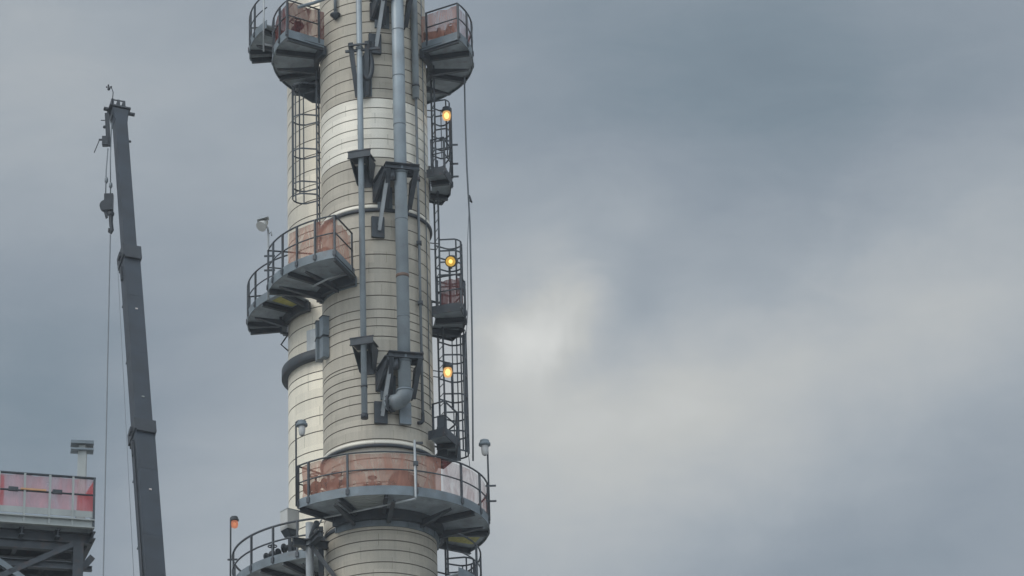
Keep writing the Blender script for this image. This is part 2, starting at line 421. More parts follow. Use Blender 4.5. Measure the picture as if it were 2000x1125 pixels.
# -- bottom wrap-round platform
zBP = cyl(742, 958, 3.12, AX)[1]
platform('column_platform', 'large grey platform wrapped round the front column below its lowest bright ring', AX, 1.78, 3.12, zBP, -45, 126, 1.16,
         posts=(-44.5, -37, -14, 21.5, 50, 68, 84, 100, 125.5), brackets=(-22, 10, 44, 80),
         beams=(-44, -19, 6, 62, 96, 125), hatch=((-17, 5, 1.9, 2.95, LGREY), (99, 118, 2.05, 2.95, YEL)), skirt=0.50)
net('debris_netting', 'salmon netting across the front rail of the large lower platform', AX, 3.12, zBP + 0.12, zBP + 1.15, -43, 37, NETS)
net('debris_netting', 'thin pale pink netting on the right bend of the large lower platform', AX, 3.12, zBP + 0.12, zBP + 1.14, 37.5, 112, NETP)

# -- middle platform on the left of the front column
zMP = cyl(670, 493, 3.25, AX)[1]
platform('column_platform', 'grey curved platform on the left of the front column, halfway up, with dull pink netting', AX, 1.76, 3.25, zMP, -18.5, -75, 1.22,
         posts=(-18.8, -30, -42, -54, -65, -74.5), ends=(True, True), brackets=(-38, -62), beams=(-19, -50, -74), skirt=0.36)
net('debris_netting', 'dull pink netting on the curved rail of the left middle platform', AX, 3.22, zMP + 0.12, zMP + 1.19, -50, -19, NETS, 0.07)
# its end-face curtain
mb = MB(); a_ = Dg(-18.7); n = 12
for i in range(n + 1):
    for j in range(7):
        r_ = 1.95 + (3.2 - 1.95) * i / n
        mb.v.append(pol(AX, a_ - 0.012 * math.sin(i * 1.7) - .02, r_, zMP + 0.1 + 1.06 * j / 6 - 0.05 * math.sin(i * .9)))
for i in range(n):
    for j in range(6): q = i * 7 + j; mb.face([q, q + 7, q + 8, q + 1], 0, True)
tag(obj('debris_netting', mb, NETS, None, pol(AX, a_, 2.6, zMP)), 'short netting curtain on the end gate of the left middle platform', 'netting', 'debris netting hung on the handrails')

# -- lower companion on the rear column
zLP = cyl(530, 575, 3.0, BX)[1]
platform('column_platform', 'small dark walkway on the rear column, stepped just below the left middle platform', BX, 1.9, 3.0, zLP, -32, -98, 1.1,
         posts=(-62, -76, -88, -97), ends=(False, True), brackets=(-70,), beams=(-36, -54, -86, -97), hatch=((-50, -38, 2.0, 2.75, YEL),))

# -- top left
zTL = cyl(565, 63, 3.05, AX)[1]
platform('column_platform', 'dark platform on the upper left of the front column behind brown netting', AX, 1.76, 3.05, zTL, -54, -124, 1.15,
         posts=(-54.3, -64, -77, -90, -106), brackets=(-90,), beams=(-55, -73, -106, -123))
net('debris_netting', 'dark brown netting hung round the upper left platform', AX, 3.03, zTL + 0.1, zTL + 1.12, -96, -55, NETB)
mb = MB(); a_ = Dg(-54.6); n = 12
for i in range(n + 1):
    for j in range(7):
        r_ = 1.72 + (3.0 - 1.72) * i / n
        mb.v.append(pol(AX, a_ - 0.012 * math.sin(i * 1.7) - .02, r_, zTL + 0.1 + 1.04 * j / 6 + 0.02 * math.sin(i * .9)))
for i in range(n):
    for j in range(6): q = i * 7 + j; mb.face([q, q + 7, q + 8, q + 1], 0, True)
tag(obj('debris_netting', mb, NETB, None, pol(AX, a_, 2.6, zTL)), 'brown netting curtain on the end gate of the upper left platform', 'netting', 'debris netting hung on the handrails')

# -- top right
zTR = cyl(900, 74, 3.05, AX)[1]
platform('column_platform', 'dark platform on the upper right of the front column with pale pink netting', AX, 1.76, 3.05, zTR, 60, 152, 1.12,
         posts=(60.3, 72, 84, 98, 112, 128), ends=(True, False), brackets=(94, 128), beams=(61, 78, 112, 150))
net('debris_netting', 'pale pink netting on the bend of the upper right platform', AX, 3.03, zTR + 0.12, zTR + 1.1, 61, 118, NETP, 0.05)
mb = MB(); a_ = Dg(60.8); n = 12
for i in range(n + 1):
    for j in range(7):
        r_ = 1.72 + (3.0 - 1.72) * i / n
        mb.v.append(pol(AX, a_ + 0.012 * math.sin(i * 1.7) + .02, r_, zTR + 0.1 + 1.0 * j / 6 - 0.02 * math.sin(i * .9)))
for i in range(n):
    for j in range(6): q = i * 7 + j; mb.face([q, q + 7, q + 8, q + 1], 0, True)
tag(obj('debris_netting', mb, NETS, None, pol(AX, a_, 2.6, zTR)), 'reddish netting curtain on the end gate of the upper right platform', 'netting', 'debris netting hung on the handrails')

# -- far top left on the rear column
zFT = cyl(500, 66, 2.95, BX)[1]
platform('column_platform', 'small walkway at the top left edge on the rear column, beside the brown netting', BX, 1.9, 2.95, zFT, -50, -96, 1.1,
         posts=(-66, -76, -86, -95.5), ends=(False, True), brackets=(-70,), beams=(-55, -84, -95))

# -- rest platforms of the right-hand ladder
def zat(x, y, a, r, c=AX):              # height of a point at angle a, radius r that is seen at picture row y
    lo, hi = 0, 120
    for _ in range(50):
        mid = (lo + hi) / 2; d = pol(c, a, r, mid) - CAM
        yy = H_PX / 2 - F_PX * d.dot(UP) / d.dot(FW)
        if yy > y: lo = mid
        else: hi = mid
    return lo
z1 = zat(0, 359, Dg(90), 2.35); z2 = zat(0, 620, Dg(90), 2.6); z3 = zat(0, 873, Dg(90), 2.3); z4 = zat(0, 1150, Dg(90), 2.85)
platform('ladder_platform', 'small railed landing high on the right of the front column below the topmost amber lamp', AX, 1.72, 2.3, z1, 66, 122, 1.1,
         posts=(67, 92, 121), brackets=(72, 116), beams=(80, 108), group='ladder landings on the right side')
platform('ladder_platform', 'railed landing beside the round yellow lamp on the right of the front column', AX, 1.72, 2.62, z2, 72, 124, 1.05,
         posts=(73, 84, 97, 123), brackets=(78, 98, 120), beams=(88, 110), group='ladder landings on the right side')
net('debris_netting', 'brown netting on the landing beside the round yellow lamp', AX, 2.6, z2 + 0.1, z2 + 0.9, 74, 112, NETB)
platform('ladder_platform', 'dark ladder landing just above the large lower platform on the right', AX, 1.72, 2.3, z3, 58, 128, 0.95,
         posts=(59, 84, 127), brackets=(66, 92, 120), beams=(78, 106), group='ladder landings on the right side')
endnet('short reddish netting on the near rail of the landing beside the round yellow lamp', AX, 72.5, 2.0, 2.6, z2 + .1, z2 + .95, NETB, 1)
platform('column_platform', 'curved railed walkway under the right end of the large lower platform', AX, 1.78, 2.85, z4 - .1, 52, 132, 1.15,
         posts=(74, 95, 112), ends=(False, True), brackets=(70, 92, 116), beams=(68, 84, 104))

# -- bottom left platform on the rear column
zBL = zat(0, 1160, Dg(-90), 3.5, BX)
platform('column_platform', 'wide railed platform on the rear column in the lower left, under a white cabinet', BX, 1.9, 3.43, zBL, 8, -112, 1.05,
         posts=(-6, -22, -36, -52, -78, -96), brackets=(-20, -55, -90), beams=(-10, -30, -45, -65), r_rail=0.034)

# ------------------------------------------------------------------ ladders
def ladder(label, c, a, r, za, zb_, cage=None, outw=None, wid=0.42, nrung=0.3, hoops=None, depth=0.72, ncv=5, group='caged ladders', bars=0.012):
    A = Dg(a); t_ = tan_(A); R_ = outw if outw else rad(A)
    if outw: t_ = V((-R_.y, R_.x, 0))
    base = pol(c, A, r, za); h = zb_ - za
    t = thing('caged_ladder', label, 'ladder', base, group)
    for s in (-1, 1):
        obj('stile', MB().beam(base + t_ * (s * wid / 2), base + t_ * (s * wid / 2) + V((0, 0, h)), 0.055, 0.016, t_), RAIL, t)
    k = 0.15; proto = None
    while k < h:
        if proto is None:
            proto = obj('rung', MB().tube([base + t_ * (-wid / 2) + V((0, 0, k)), base + t_ * (wid / 2) + V((0, 0, k))], 0.013, 6), RAIL, t)
        else:
            c_ = proto.copy(); COL.objects.link(c_); c_.parent = t; c_.location = (0, 0, k - .15)
        k += nrung
    k = 0.4
    while k < h:
        for s in (-1, 1):
            p = base + t_ * (s * wid / 2) + V((0, 0, k)); obj('standoff', MB().beam(p, p - R_ * min(r - 1.58, .8), 0.05, 0.012), RAIL, t)
        k += 2.2
    if hoops:
        def hp(z):
            pts = []
            for i in range(17):
                th = -PI / 2 + PI * i / 16
                cx = depth * 0.55
                pts.append(base + t_ * (math.sin(th) * 0.36) + R_ * (cx + math.cos(th) * (depth - cx)) + V((0, 0, z - za)))
            return [base + t_ * (-wid / 2) + V((0, 0, z - za))] + pts + [base + t_ * (wid / 2) + V((0, 0, z - za))]
        for z in hoops:
            P = hp(z); o_ = MB()
            for i in range(len(P) - 1): o_.beam(P[i], P[i + 1] + (P[i + 1] - P[i]) * .05, 0.008, 0.05, V((0, 0, 1)))
            obj('cage_hoop', o_, RAIL, t)
        P0, P1 = hp(min(hoops)), hp(max(hoops))
        for q in range(ncv):
            i = 2 + int(round((len(P0) - 5) * q / (ncv - 1)))
            obj('cage_bar', MB().beam(P0[i], P1[i], 0.045, 0.008, (P0[i] - base).cross(V((0, 0, 1)))), RAIL, t)
    return t
def zr(y, a=95, r=2.2): return zat(0, y, Dg(a), r)
ladder('ladder with hoop cage rising from the large lower platform past an amber lamp', AX, 112, 1.98, z3, z2 + 1.0, hoops=[zr(y, 112) for y in (886, 848, 812, 776, 736, 700, 664, 648)], depth=0.78, ncv=7)
ladder('short caged ladder between the two upper right landings', AX, 108, 1.9, z2, z1 + 1.0, hoops=[zr(y, 108) for y in (568, 545, 520, 498, 476)], depth=0.75, ncv=6)
ladder('upper ladder with bent hoops under the upper right platform', AX, 104, 1.84, z1, zTR + 0.4, hoops=[zr(y, 104) for y in (300, 284, 262, 236, 206)], depth=0.5)
ladder('ladder with hoop cage down to the curved walkway at the lower right', AX, 100, 1.9, z4, zBP + 0.4, hoops=[zr(y) for y in (1120, 1092)], depth=0.8)
# left ladder, facing left from the flank of the front column
zL0, zL1 = zat(0, 436, Dg(-92), 1.85), zat(0, 120, Dg(-92), 1.85)
ladder('tall caged ladder on the left flank of the front column, before the rear column', AX, -96, 1.72, zMP, zTL + 0.3,
       hoops=[zat(0, y, Dg(-96), 2.2) for y in (388, 364, 300, 234, 172)], depth=0.78, ncv=5)

t = thing('ladder_screen', 'dark slatted plates beside the ladder just above the right end of the large platform', 'screen', pol(AX, Dg(96), 2.0, z3))
for (a_, r0_, r1_, y0_, y1_) in ((88, 1.70, 1.98, 812, 892), (97, 2.02, 2.20, 850, 902), (104, 2.22, 2.42, 858, 900), (112, 1.8, 2.1, 835, 905)):
    A = Dg(a_); zz0, zz1 = zat(0, y1_, A, (r0_ + r1_) / 2), zat(0, y0_, A, (r0_ + r1_) / 2)
    obj('plate', MB().beam(pol(AX, A, (r0_ + r1_) / 2, zz0), pol(AX, A, (r0_ + r1_) / 2, zz1), r1_ - r0_, .02, tan_(A)), STEEL, t)
P = pol(AX, Dg(-72), 3.02, zTL - .35); P2 = V((P.x, P.y, zTL + 2.2))
q = [at(515, 100, AX[1] - .4)]; q.append(V((q[0].x, q[0].y, q[0].z + 2.6)))
tag(obj('lamp_mast', MB().tube(q, .028, 8).beam(q[0] + V((0, 0, .25)), q[0] + V((.25, .1, .22)), .04, .04), GALV, None, q[0]), 'pale thin mast clipped to the outer edge of the upper left platform', 'mast')
q = [at(582, 14, AX[1] - 2.4), at(612, 6, AX[1] - 2.2), at(650, -8, AX[1] - 2.0)]
tag(obj('hand_pipe', MB().tube(q, .05, 10), GREY, None, q[0]), 'dark slanting pipe crossing the top of the brown netting', 'pipe')
# ------------------------------------------------------------------ pipes on the front of the column
def pipe_at(x, y, off):                 # point with clearance off in front of the column skin
    a, z_ = cyl(x, y, RC + off, AX); return pol(AX, a, RC + off, z_)
# thin riser
offA = 0.42
pA = pipe_at(712, 812, offA); pAt = V((pA.x, pA.y, zt + 0.2))
main_column['kind'] = 'thing'; rear_column['kind'] = 'thing'
t = thing('riser_pipe', 'thin grey vertical pipe ending in a dark open tip on the front column', 'pipe', pA, 'pipes down the front column')
def zp(P, y):                            # height on a vertical line through P at picture row y
    lo, hi = 0, 120
    for _ in range(50):
        mid = (lo + hi) / 2; d = V((P.x, P.y, mid)) - CAM
        if H_PX / 2 - F_PX * d.dot(UP) / d.dot(FW) > y: lo = mid
        else: hi = mid
    return lo
obj('pipe', MB().tube([pA, pAt], 0.088, 16), PIPE, t)
obj('pipe_tip', MB().tube([pA - V((0, 0, .09)), pA + V((0, 0, .05))], 0.105, 16), BOOMD, t)
obj('pipe_clamp', MB().tube([V((pA.x, pA.y, zp(pA, 757))), V((pA.x, pA.y, zp(pA, 754)))], 0.10, 16), BOOMD, t)
# thick riser with elbow
offB = 0.62
pB = pipe_at(790.5, 765, offB); aB = math.atan2(pB.x - AX[0], -(pB.y - AX[1]))
t = thing('riser_pipe', 'thick blue grey pipe bending into the front column at a large elbow', 'pipe', pB, 'pipes down the front column')
rB = 0.185
obj('pipe', MB().tube([pB, V((pB.x, pB.y, zt + 0.2))], rB, 24), PIPE, t)
dirl = V((-0.90, 0.44, 0)).normalized()
el = [pB + V((0, 0, 0.02))] + [pB + dirl * (0.26 * (1 - math.cos(th))) - V((0, 0, 0.26 * math.sin(th))) for th in [PI / 2 * i / 8 for i in range(9)]]
e_end = el[-1]
el += [e_end + dirl * 0.16]
obj('elbow', MB().tube(el, 0.228, 28), FIT, t)
bl = MB()
fu = dirl.cross(V((0, 0, 1))).normalized()
for i in range(10):
    th = 2 * PI * i / 10; c_ = e_end + (fu * math.cos(th) + V((0, 0, 1)) * math.sin(th)) * .25; bl.tube([c_ + dirl * .13, c_ + dirl * .26], .022, 6)
obj('flange_bolts', bl, STEEL, t)
obj('flange', MB().tube([e_end + dirl * 0.16, e_end + dirl * 0.23], 0.27, 28), STEEL, t)
obj('nozzle', MB().tube([e_end + dirl * 0.23, e_end + dirl * 0.30], 0.22, 24), PIPE, t)
obj('weld_collar', MB().tube([pB - V((0, 0, 0.0)), pB + V((0, 0, 0.05))], 0.245, 24), GREY, t)
for y in (60, 150, 245, 430, 620):
    zz = zp(pB, y); obj('pipe_joint', MB().tube([V((pB.x, pB.y, zz - .012)), V((pB.x, pB.y, zz + .012))], rB + .008, 24), PIPED, t)
zru = zp(pB, 540)
obj('rust_band', MB().tube([V((pB.x, pB.y, zru - .05)), V((pB.x, pB.y, zru + .05))], rB + 0.006, 24), RUSTP, t)
# conduits on the right flank of the front
pC = pipe_at(826, 822, 0.13)
t = thing('conduit_pipe', 'slim dark conduit on the right front of the column, hooked at its lower end', 'pipe', pC, 'pipes down the front column')
obj('pipe', MB().tube([pC + V((0, 0, .02)), V((pC.x, pC.y, zp(pC, 185)))], 0.042, 10), PIPED, t)
obj('hooked_end', MB().tube([pC + V((.0, 0, .25)), pC + V((0, 0, 0)), pC + V((-0.05, -.05, -.08)), pC + V((-.14, -.1, -.1))], 0.055, 10), BOOMD, t)
for y in (475, 592, 350):
    zz = zp(pC, y); obj('pipe_clamp', MB().box(V((pC.x, pC.y, zz)), V((.075, 0, 0)), V((0, .075, 0)), V((0, 0, .05))), STEEL, t)
obj('sleeve', MB().tube([V((pC.x, pC.y, zp(pC, 192))), V((pC.x, pC.y, zt + .2))], 0.105, 14), PIPE, t)
zz = zp(pC, 170); obj('sleeve_clamp', MB().tube([V((pC.x, pC.y, zz)), V((pC.x, pC.y, zz + .05))], 0.125, 14), STEEL, t)
# short struts tying the thick pipe and the conduit to the column
pD = pipe_at(835, 560, 0.06)
obj_ = thing('conduit_pipe', 'very thin wire conduit at the right edge of the front column', 'pipe', pD, 'pipes down the front column')
obj('pipe', MB().tube([V((pD.x, pD.y, zp(pD, 800))), V((pD.x, pD.y, zt))], 0.016, 8), PIPED, obj_)

def support_small(label, y, P, col_m=STEEL):
    z_ = zp(P, y); a = math.atan2(P.x - AX[0], -(P.y - AX[1])) - .10; t_ = tan_(a); R_ = rad(a)
    o = V((P.x, P.y, z_))
    t = thing('pipe_support', label, 'bracket', o, 'small brackets holding the thin pipe')
    # tray: top plate with channel lips, two tapering cheeks back to the column
    b = MB()
    b.box(o + R_ * 0.17, t_ * 0.345, R_ * 0.012, V((0, 0, 0.09)))
    b.box(o - R_ * 0.07, t_ * 0.30, R_ * 0.22, V((0, 0, 0.012)))
    b.box(o + R_ * 0.17 + V((0, 0, -.11)), t_ * 0.36, R_ * 0.03, V((0, 0, 0.015)))
    b.box(o + R_ * 0.17 + V((0, 0, .10)), t_ * 0.36, R_ * 0.03, V((0, 0, 0.012)))
    obj('front_channel', b, col_m, t)
    for s in (-1, 1):
        s0 = 0.30 * s; s1 = 0.2 * s
        poly = [o + t_ * s0 + R_ * .16 + V((0, 0, -.1)), o + t_ * s0 - R_ * .44 + V((0, 0, -.1)), o + t_ * s1 - R_ * .44 + V((0, 0, -.80)), o + t_ * s1 - R_ * 0.22 + V((0, 0, -.80))]
        obj('cheek_plate', MB().prism(poly, t_ * 0.02), col_m, t)
    obj('back_plate', MB().prism([o - R_ * .405 + t_ * .30 + V((0, 0, -.1)), o - R_ * .405 - t_ * .30 + V((0, 0, -.1)), o - R_ * .405 - t_ * .19 + V((0, 0, -.85)), o - R_ * .405 + t_ * .19 + V((0, 0, -.85))], R_ * .02), STEEL, t)
    obj('tray', MB().box(o - R_ * .13 + V((0, 0, -.02)), t_ * .33, R_ * .28, V((0, 0, .012))), STEEL, t)
    obj('web_plate', MB().prism([o + R_ * .10 + V((0, 0, -.02)) + t_ * .12, o - R_ * .4 + V((0, 0, -.02)) + t_ * .12, o - R_ * .4 + V((0, 0, -.7)) + t_ * .12], t_ * .02), col_m, t)
    obj('pipe_clamp', MB().tube([o + V((0, 0, -.03)), o + V((0, 0, .03))], 0.115, 16), GREY, t)
    return t
support_small('small dark bracket clasping the thin pipe on the white cladding band', 305, pA)
support_small('small dark bracket clasping the thin pipe beside the lower part of the thick pipe', 669, pA)

# tall dark hanger around the thin pipe near the top
z_ = zp(pA, 100); o = V((pA.x, pA.y, z_)); a = math.atan2(pA.x - AX[0], -(pA.y - AX[1])); t_ = tan_(a); R_ = rad(a)
t = thing('pipe_support', 'tall dark open frame hanger on the thin pipe just above the white band', 'bracket', o)
obj('cross_bar', MB().beam(o - t_ * .42 + R_ * .06, o + t_ * .62 + R_ * .0 + V((0, 0, .03)), 0.07, 0.07), STEEL, t)
obj('upper_bar', MB().beam(o - t_ * .30 + R_ * .16 + V((0, 0, .13)), o + t_ * .26 + R_ * .16 + V((0, 0, .15)), 0.06, 0.05), STEEL, t)
for s, dx in ((-1, 0.04), (1, -.02)):
    obj('side_plate', MB().prism([o + t_ * (s * .27 + dx) + R_ * .14 + V((0, 0, .25)), o + t_ * (s * .33 + dx) + V((0, 0, .3)), o + t_ * (s * .2 + dx) - R_ * .38 + V((0, 0, -1.35)), o + t_ * (s * .17 + dx) - R_ * .2 + V((0, 0, -1.4))], t_ * .13), STEEL, t)
obj('back_plate', MB().box(o - R_ * .39 + t_ * .08 + V((0, 0, -.75)), t_ * .2, R_ * .02, V((0, 0, .6))), GREY, t)
ov = MB(); pts = [o + t_ * (.22 + .13 * math.cos(q)) - R_ * .1 + V((0, 0, -.48 + .42 * math.sin(q))) for q in [2 * PI * i / 20 for i in range(21)]]
obj('oval_web', ov.tube(pts, 0.075, 8, False), STEEL, t)
obj('pipe_clamp', MB().tube([o + V((0, 0, .04)), o + V((0, 0, .12))], 0.115, 16), GREY, t)

def support_big(label, y, P, slen=1.78):
    z_ = zp(P, y); a = math.atan2(P.x - AX[0], -(P.y - AX[1])) - .12; t_ = tan_(a); R_ = rad(a)
    o = V((P.x, P.y, z_))
    t = thing('pipe_support', label, 'bracket', o, 'large brackets carrying the thick pipe')
    b = MB()
    b.ibeam(o - t_ * .50 + R_ * .2, o + t_ * .52 + R_ * .2, 0.12, 0.15, .02)
    b.ibeam(o - t_ * .50 - R_ * .24, o + t_ * .52 - R_ * .24, 0.12, 0.15, .02)
    obj('cross_beam', b, STEEL, t)
    obj('saddle', MB().tube([o + V((0, 0, .08)), o + V((0, 0, .12))], 0.27, 20).tube([o + V((0, 0, -.14)), o + V((0, 0, .1))], 0.215, 20), GREY, t)
    obj('tray', MB().box(o - R_ * .12 + V((0, 0, .085)), t_ * .51, R_ * .42, V((0, 0, .012))), STEEL, t)
    for s in (-1, 1):
        x0 = t_ * (s * .42); x1 = t_ * (s * .50)
        w0 = -.30 if s < 0 else .32
        poly = [o + x0 + R_ * .24 + V((0, 0, -.08)), o + x0 - R_ * .60 + V((0, 0, -.08)), o + t_ * (s * .34) - R_ * .60 + V((0, 0, -1.05)), o + t_ * (s * .34) - R_ * .42 + V((0, 0, -1.05))]
        obj('cheek_plate', MB().prism(poly, t_ * 0.03), STEEL, t)
        f_ = MB().beam(o + x0 + R_ * .25 + V((0, 0, -.1)), o + t_ * (s * .34) - R_ * .40 + V((0, 0, -1.07)), 0.14, 0.022, R_)
        obj('cheek_flange', f_, STEEL, t)
    lft = o - t_ * .50 + R_ * .2 + V((0, 0, -.06))
    dst = o - t_ * .64 - R_ * .52 + V((0, 0, -.26))
    obj('side_arm', MB().prism([lft, lft - V((0, 0, .10)), dst - V((0, 0, .55)), dst], t_ * .08).beam(lft + V((0, 0, .02)), dst + V((0, 0, .02)), .22, .03), STEEL, t)
    obj('pad', MB().box(dst - R_ * .06 + V((0, 0, -.28)) + t_ * .06, t_ * .13, R_ * .05, V((0, 0, .29))), STEEL, t)
    # long light strut on the left of the pipe down to its pad on the skin
    s0 = o - t_ * .40 + R_ * .05 + V((0, 0, -.15)); s1 = o - t_ * .56 - R_ * .50 + V((0, 0, -slen))
    obj('strut', MB().ibeam(s0, s1, 0.10, 0.14, .02, R_), GALV, t)
    s1b = s1 - t_ * .02 + V((0, 0, .12))
    obj('pad', MB().box(s1b - R_ * .05, t_ * .19, R_ * .05, V((0, 0, .33))), STEEL, t)
    obj('pad', MB().box(s1b + t_ * .70 + R_ * .0, t_ * .17, R_ * .06, V((0, 0, .33))), GREY, t)
    obj('spring_can', MB().tube([o - t_ * .27 + R_ * .12 + V((0, 0, -.09)), o - t_ * .27 + R_ * .12 + V((0, 0, -.4))], .085, 12), STEEL, t)
    obj('back_plate', MB().box(o - R_ * .58 - t_ * .35 + V((0, 0, -.7)), t_ * .22, R_ * .04, V((0, 0, .38))), GREY, t)
    obj('stay_rod', MB().tube([o + t_ * .35 + V((0, 0, .08)), o + t_ * .62 - R_ * .25 + V((0, 0, .36))], 0.02, 8), STEEL, t)
    return t
support_big('large dark bracket carrying the thick pipe below the white band', 332, pB)
support_big('large dark bracket carrying the thick pipe just above its elbow', 700, pB, 1.62)
support_big('large bracket on the thick pipe cut by the top edge of the photo', -22, pB)

# lug hanging near the top
P = pipe_at(655, 30, .10); a = math.atan2(P.x - AX[0], -(P.y - AX[1]))
t = thing('lifting_lug', 'dark arrow shaped lug on a short stem at the top of the front column', 'lug', P)
obj('stem', MB().tube([P, P + V((0, 0, 1.2))], 0.05, 10), PIPED, t)
obj('cone_tip', MB().lathe((P.x, P.y), [(0.015, P.z - .16), (.16, P.z), (.16, P.z + .04), (.05, P.z + .06)], 14), STEEL, t)
# pads on the left flank
for i, (x, y0, y1) in enumerate(((631, 630, 662), (631, 664, 706), (645, 620, 657), (645, 660, 700))):
    r_ = RC + .12
    a, z_ = cyl(x, (y0 + y1) / 2, r_, AX); a = Dg(-78) if x < 640 else Dg(-61)
    za, zb_ = zat(0, y1, a, r_), zat(0, y0, a, r_)
    c_ = pol(AX, a, r_, (za + zb_) / 2)
    lab = ('upper left', 'lower left', 'upper right', 'lower right')[i]
    o = thing('support_pad', f'grey bolted pad on the column edge above the rear flange, {lab} of four', 'pad', c_, 'bolted pads on the left edge of the column')
    obj('plate', MB().box(c_, tan_(a) * .12, rad(a) * .10, V((0, 0, (zb_ - za) / 2 * .96))), GREY, o)
    obj('cap', MB().box(c_ + V((0, 0, (zb_ - za) / 2 * .96 + .012)), tan_(a) * .13, rad(a) * .12, V((0, 0, .012))), STEEL, o)

# ------------------------------------------------------------------ big pipe lower left with support beams
aP = Dg(-66); P = pol(AX, aP, 2.15, 0); zc = zat(0, 1062, aP, 2.15)
t = thing('standpipe', 'pale grey standpipe left of the front column under the large lower platform', 'pipe', P)
obj('pipe', MB().tube([P, V((P.x, P.y, zBP - .06))], 0.115, 18), GALV, t)
obj('flange', MB().tube([V((P.x, P.y, zc + .06)), V((P.x, P.y, zc + .10))], 0.2, 18), STEEL, t)
t = thing('pipe_support', 'dark knee braced beam clamping the pale standpipe to the front column', 'bracket', V((P.x, P.y, zc)))
inw = -rad(aP)
obj('cross_beam', MB().ibeam(V((P.x, P.y, zc)) - inw * .5, V((P.x, P.y, zc)) + inw * .62, .2, .22, .025).ibeam(V((P.x, P.y, zc)) - tan_(aP) * .35, V((P.x, P.y, zc)) + tan_(aP) * .9, .18, .2, .025), STEEL, t)
obj('knee_brace', MB().ibeam(V((P.x, P.y, zc - .1)) + tan_(aP) * .12, pol(AX, Dg(-44), 1.66, zc - 1.25), .12, .12, .02), STEEL, t)
obj('stub_pipe', MB().tube([V((P.x, P.y, zc + .14)) + tan_(aP) * .15, V((P.x, P.y, zc + .38)) + tan_(aP) * .62 + V((0, -.1, 0))], .09, 12), STEEL, t)
t = thing('standpipe', 'dark square post beside the pale standpipe under the large platform', 'post', P + V((.3, .25, 0)))
obj('post', MB().beam(P + V((.3, .25, zc - 4)), P + V((.3, .25, zBP - .1)), .14, .14), STEEL, t)

# light conduit on the front of the bottom platform: up the rail, then diagonal below deck
a1, q1 = cyl(812, 860, 3.2, AX); a2, q2 = cyl(812, 974, 3.2, AX)
p1 = pol(AX, a2, 3.2, q1 + .0); p2 = pol(AX, a2, 3.2, q2)
p3 = pol(AX, Dg(-45), 2.2, zat(0, 1012, Dg(-45), 2.2))
t = thing('cable_conduit', 'pale conduit rising along the large platform rail and slanting under its deck', 'conduit', p2)
obj('riser', MB().tube([p1, p2 + V((0, 0, .06)), p2], 0.036, 10), GALV, t)
obj('slanted_run', MB().tube([p2, p3, p3 + V((-.25, .2, -.35))], 0.030, 10), GALV, t)
obj('junction_box', MB().box(p1 + V((.02, 0, -.7)), V((.07, 0, 0)), V((0, .05, 0)), V((0, 0, .06))), STEEL, t)
obj('conduit_head', MB().box(p1 + V((.1, .1, -.05)), V((.13, 0, 0)), V((0, .03, 0)), V((0, 0, .03))), STEEL, t)

# conduit under the middle platform
p1 = pol(AX, Dg(-32), 2.5, zat(0, 545, Dg(-32), 2.5)); p2 = pol(AX, Dg(-19), 1.9, zat(0, 531, Dg(-19), 1.9))
tag(obj('conduit_pipe', MB().tube([p1 + V((-.45, .35, -.06)), p1, p2], 0.03, 8), GALV, None, p1), 'short pale conduit slung under the left middle platform', 'conduit')
o = at(603, 178, AX[1] + 1.2)
t = thing('pipe_support', 'dark bracket between the two columns just under the upper left platform', 'bracket', o)
obj('shelf', MB().box(o, V((.42, .1, 0)), V((-.06, .25, 0)), V((0, 0, .06))), STEEL, t)
obj('web_plate', MB().prism([o + V((-.38, 0, -.05)), o + V((.4, 0, -.05)), o + V((.4, 0, -.45)), o + V((.1, 0, -.4))], V((0, .06, 0))), STEEL, t)
obj('upright', MB().beam(o + V((-.1, 0, 0)), o + V((-.1, 0, .55)), .06, .06).beam(o + V((.3, 0, 0)), o + V((.3, 0, .5)), .12, .06), STEEL, t)
# bent handrail loop below the stepped walkway
q = [at(548, 618, YB - .5), at(549, 650, YB - .5), at(566, 652, YB - .2)]
tag(obj('bent_bracket', MB().beam(q[0], q[1], .07, .07).beam(q[1], q[2], .07, .07), STEEL, None, q[1]), 'dark angle bracket bent below the stepped walkway', 'bracket')
q = [at(565, 650, YB - .2), at(549, 673, YB - .7), at(565, 687, YB - .2)]
tag(obj('bent_bracket', MB().tube(q, .025, 8), RAIL, None, q[1]), 'thin triangular bracket on the rear column above its flange', 'bracket')

# ------------------------------------------------------------------ equipment behind the netting
def valve(label, c, a, r, z, s=1.0, m=RUSTP):
    A = Dg(a); o = pol(c, A, r, z); t_ = tan_(A); R_ = rad(A)
    t = thing('valve', label, 'valve', o, 'valves standing on the platforms')
    obj('riser', MB().tube([o, o + V((0, 0, .45 * s))], .08 * s, 12).tube([o + V((0, 0, .30 * s)), o + V((0, 0, .34 * s))], .15 * s, 12), m, t)
    b = MB().ball(o + V((0, 0, .52 * s)), .15 * s); b.tube([o + V((0, 0, .52 * s)) - t_ * .32 * s, o + V((0, 0, .52 * s)) + t_ * .32 * s], .085 * s, 12)
    for k in (-1, 1): b.tube([o + V((0, 0, .52 * s)) + t_ * (.30 * k * s), o + V((0, 0, .52 * s)) + t_ * (.34 * k * s)], .15 * s, 12)
    obj('body', b, m, t)
    st_ = obj('stem', MB().tube([o + V((0, 0, .6 * s)), o + V((0, 0, .86 * s))], .03, 8), STEEL, t)
    pts = [o + V((0, 0, .84 * s)) + t_ * (.16 * s * math.cos(q)) + R_ * (.16 * s * math.sin(q)) for q in [2 * PI * i / 16 for i in range(17)]]
    h = MB().tube(pts, .018, 6, False)
    for k in (0, 4, 8, 12): h.beam(pts[k], o + V((0, 0, .84 * s)), .02, .02)
    obj('handwheel', h, STEEL, st_)
    return t
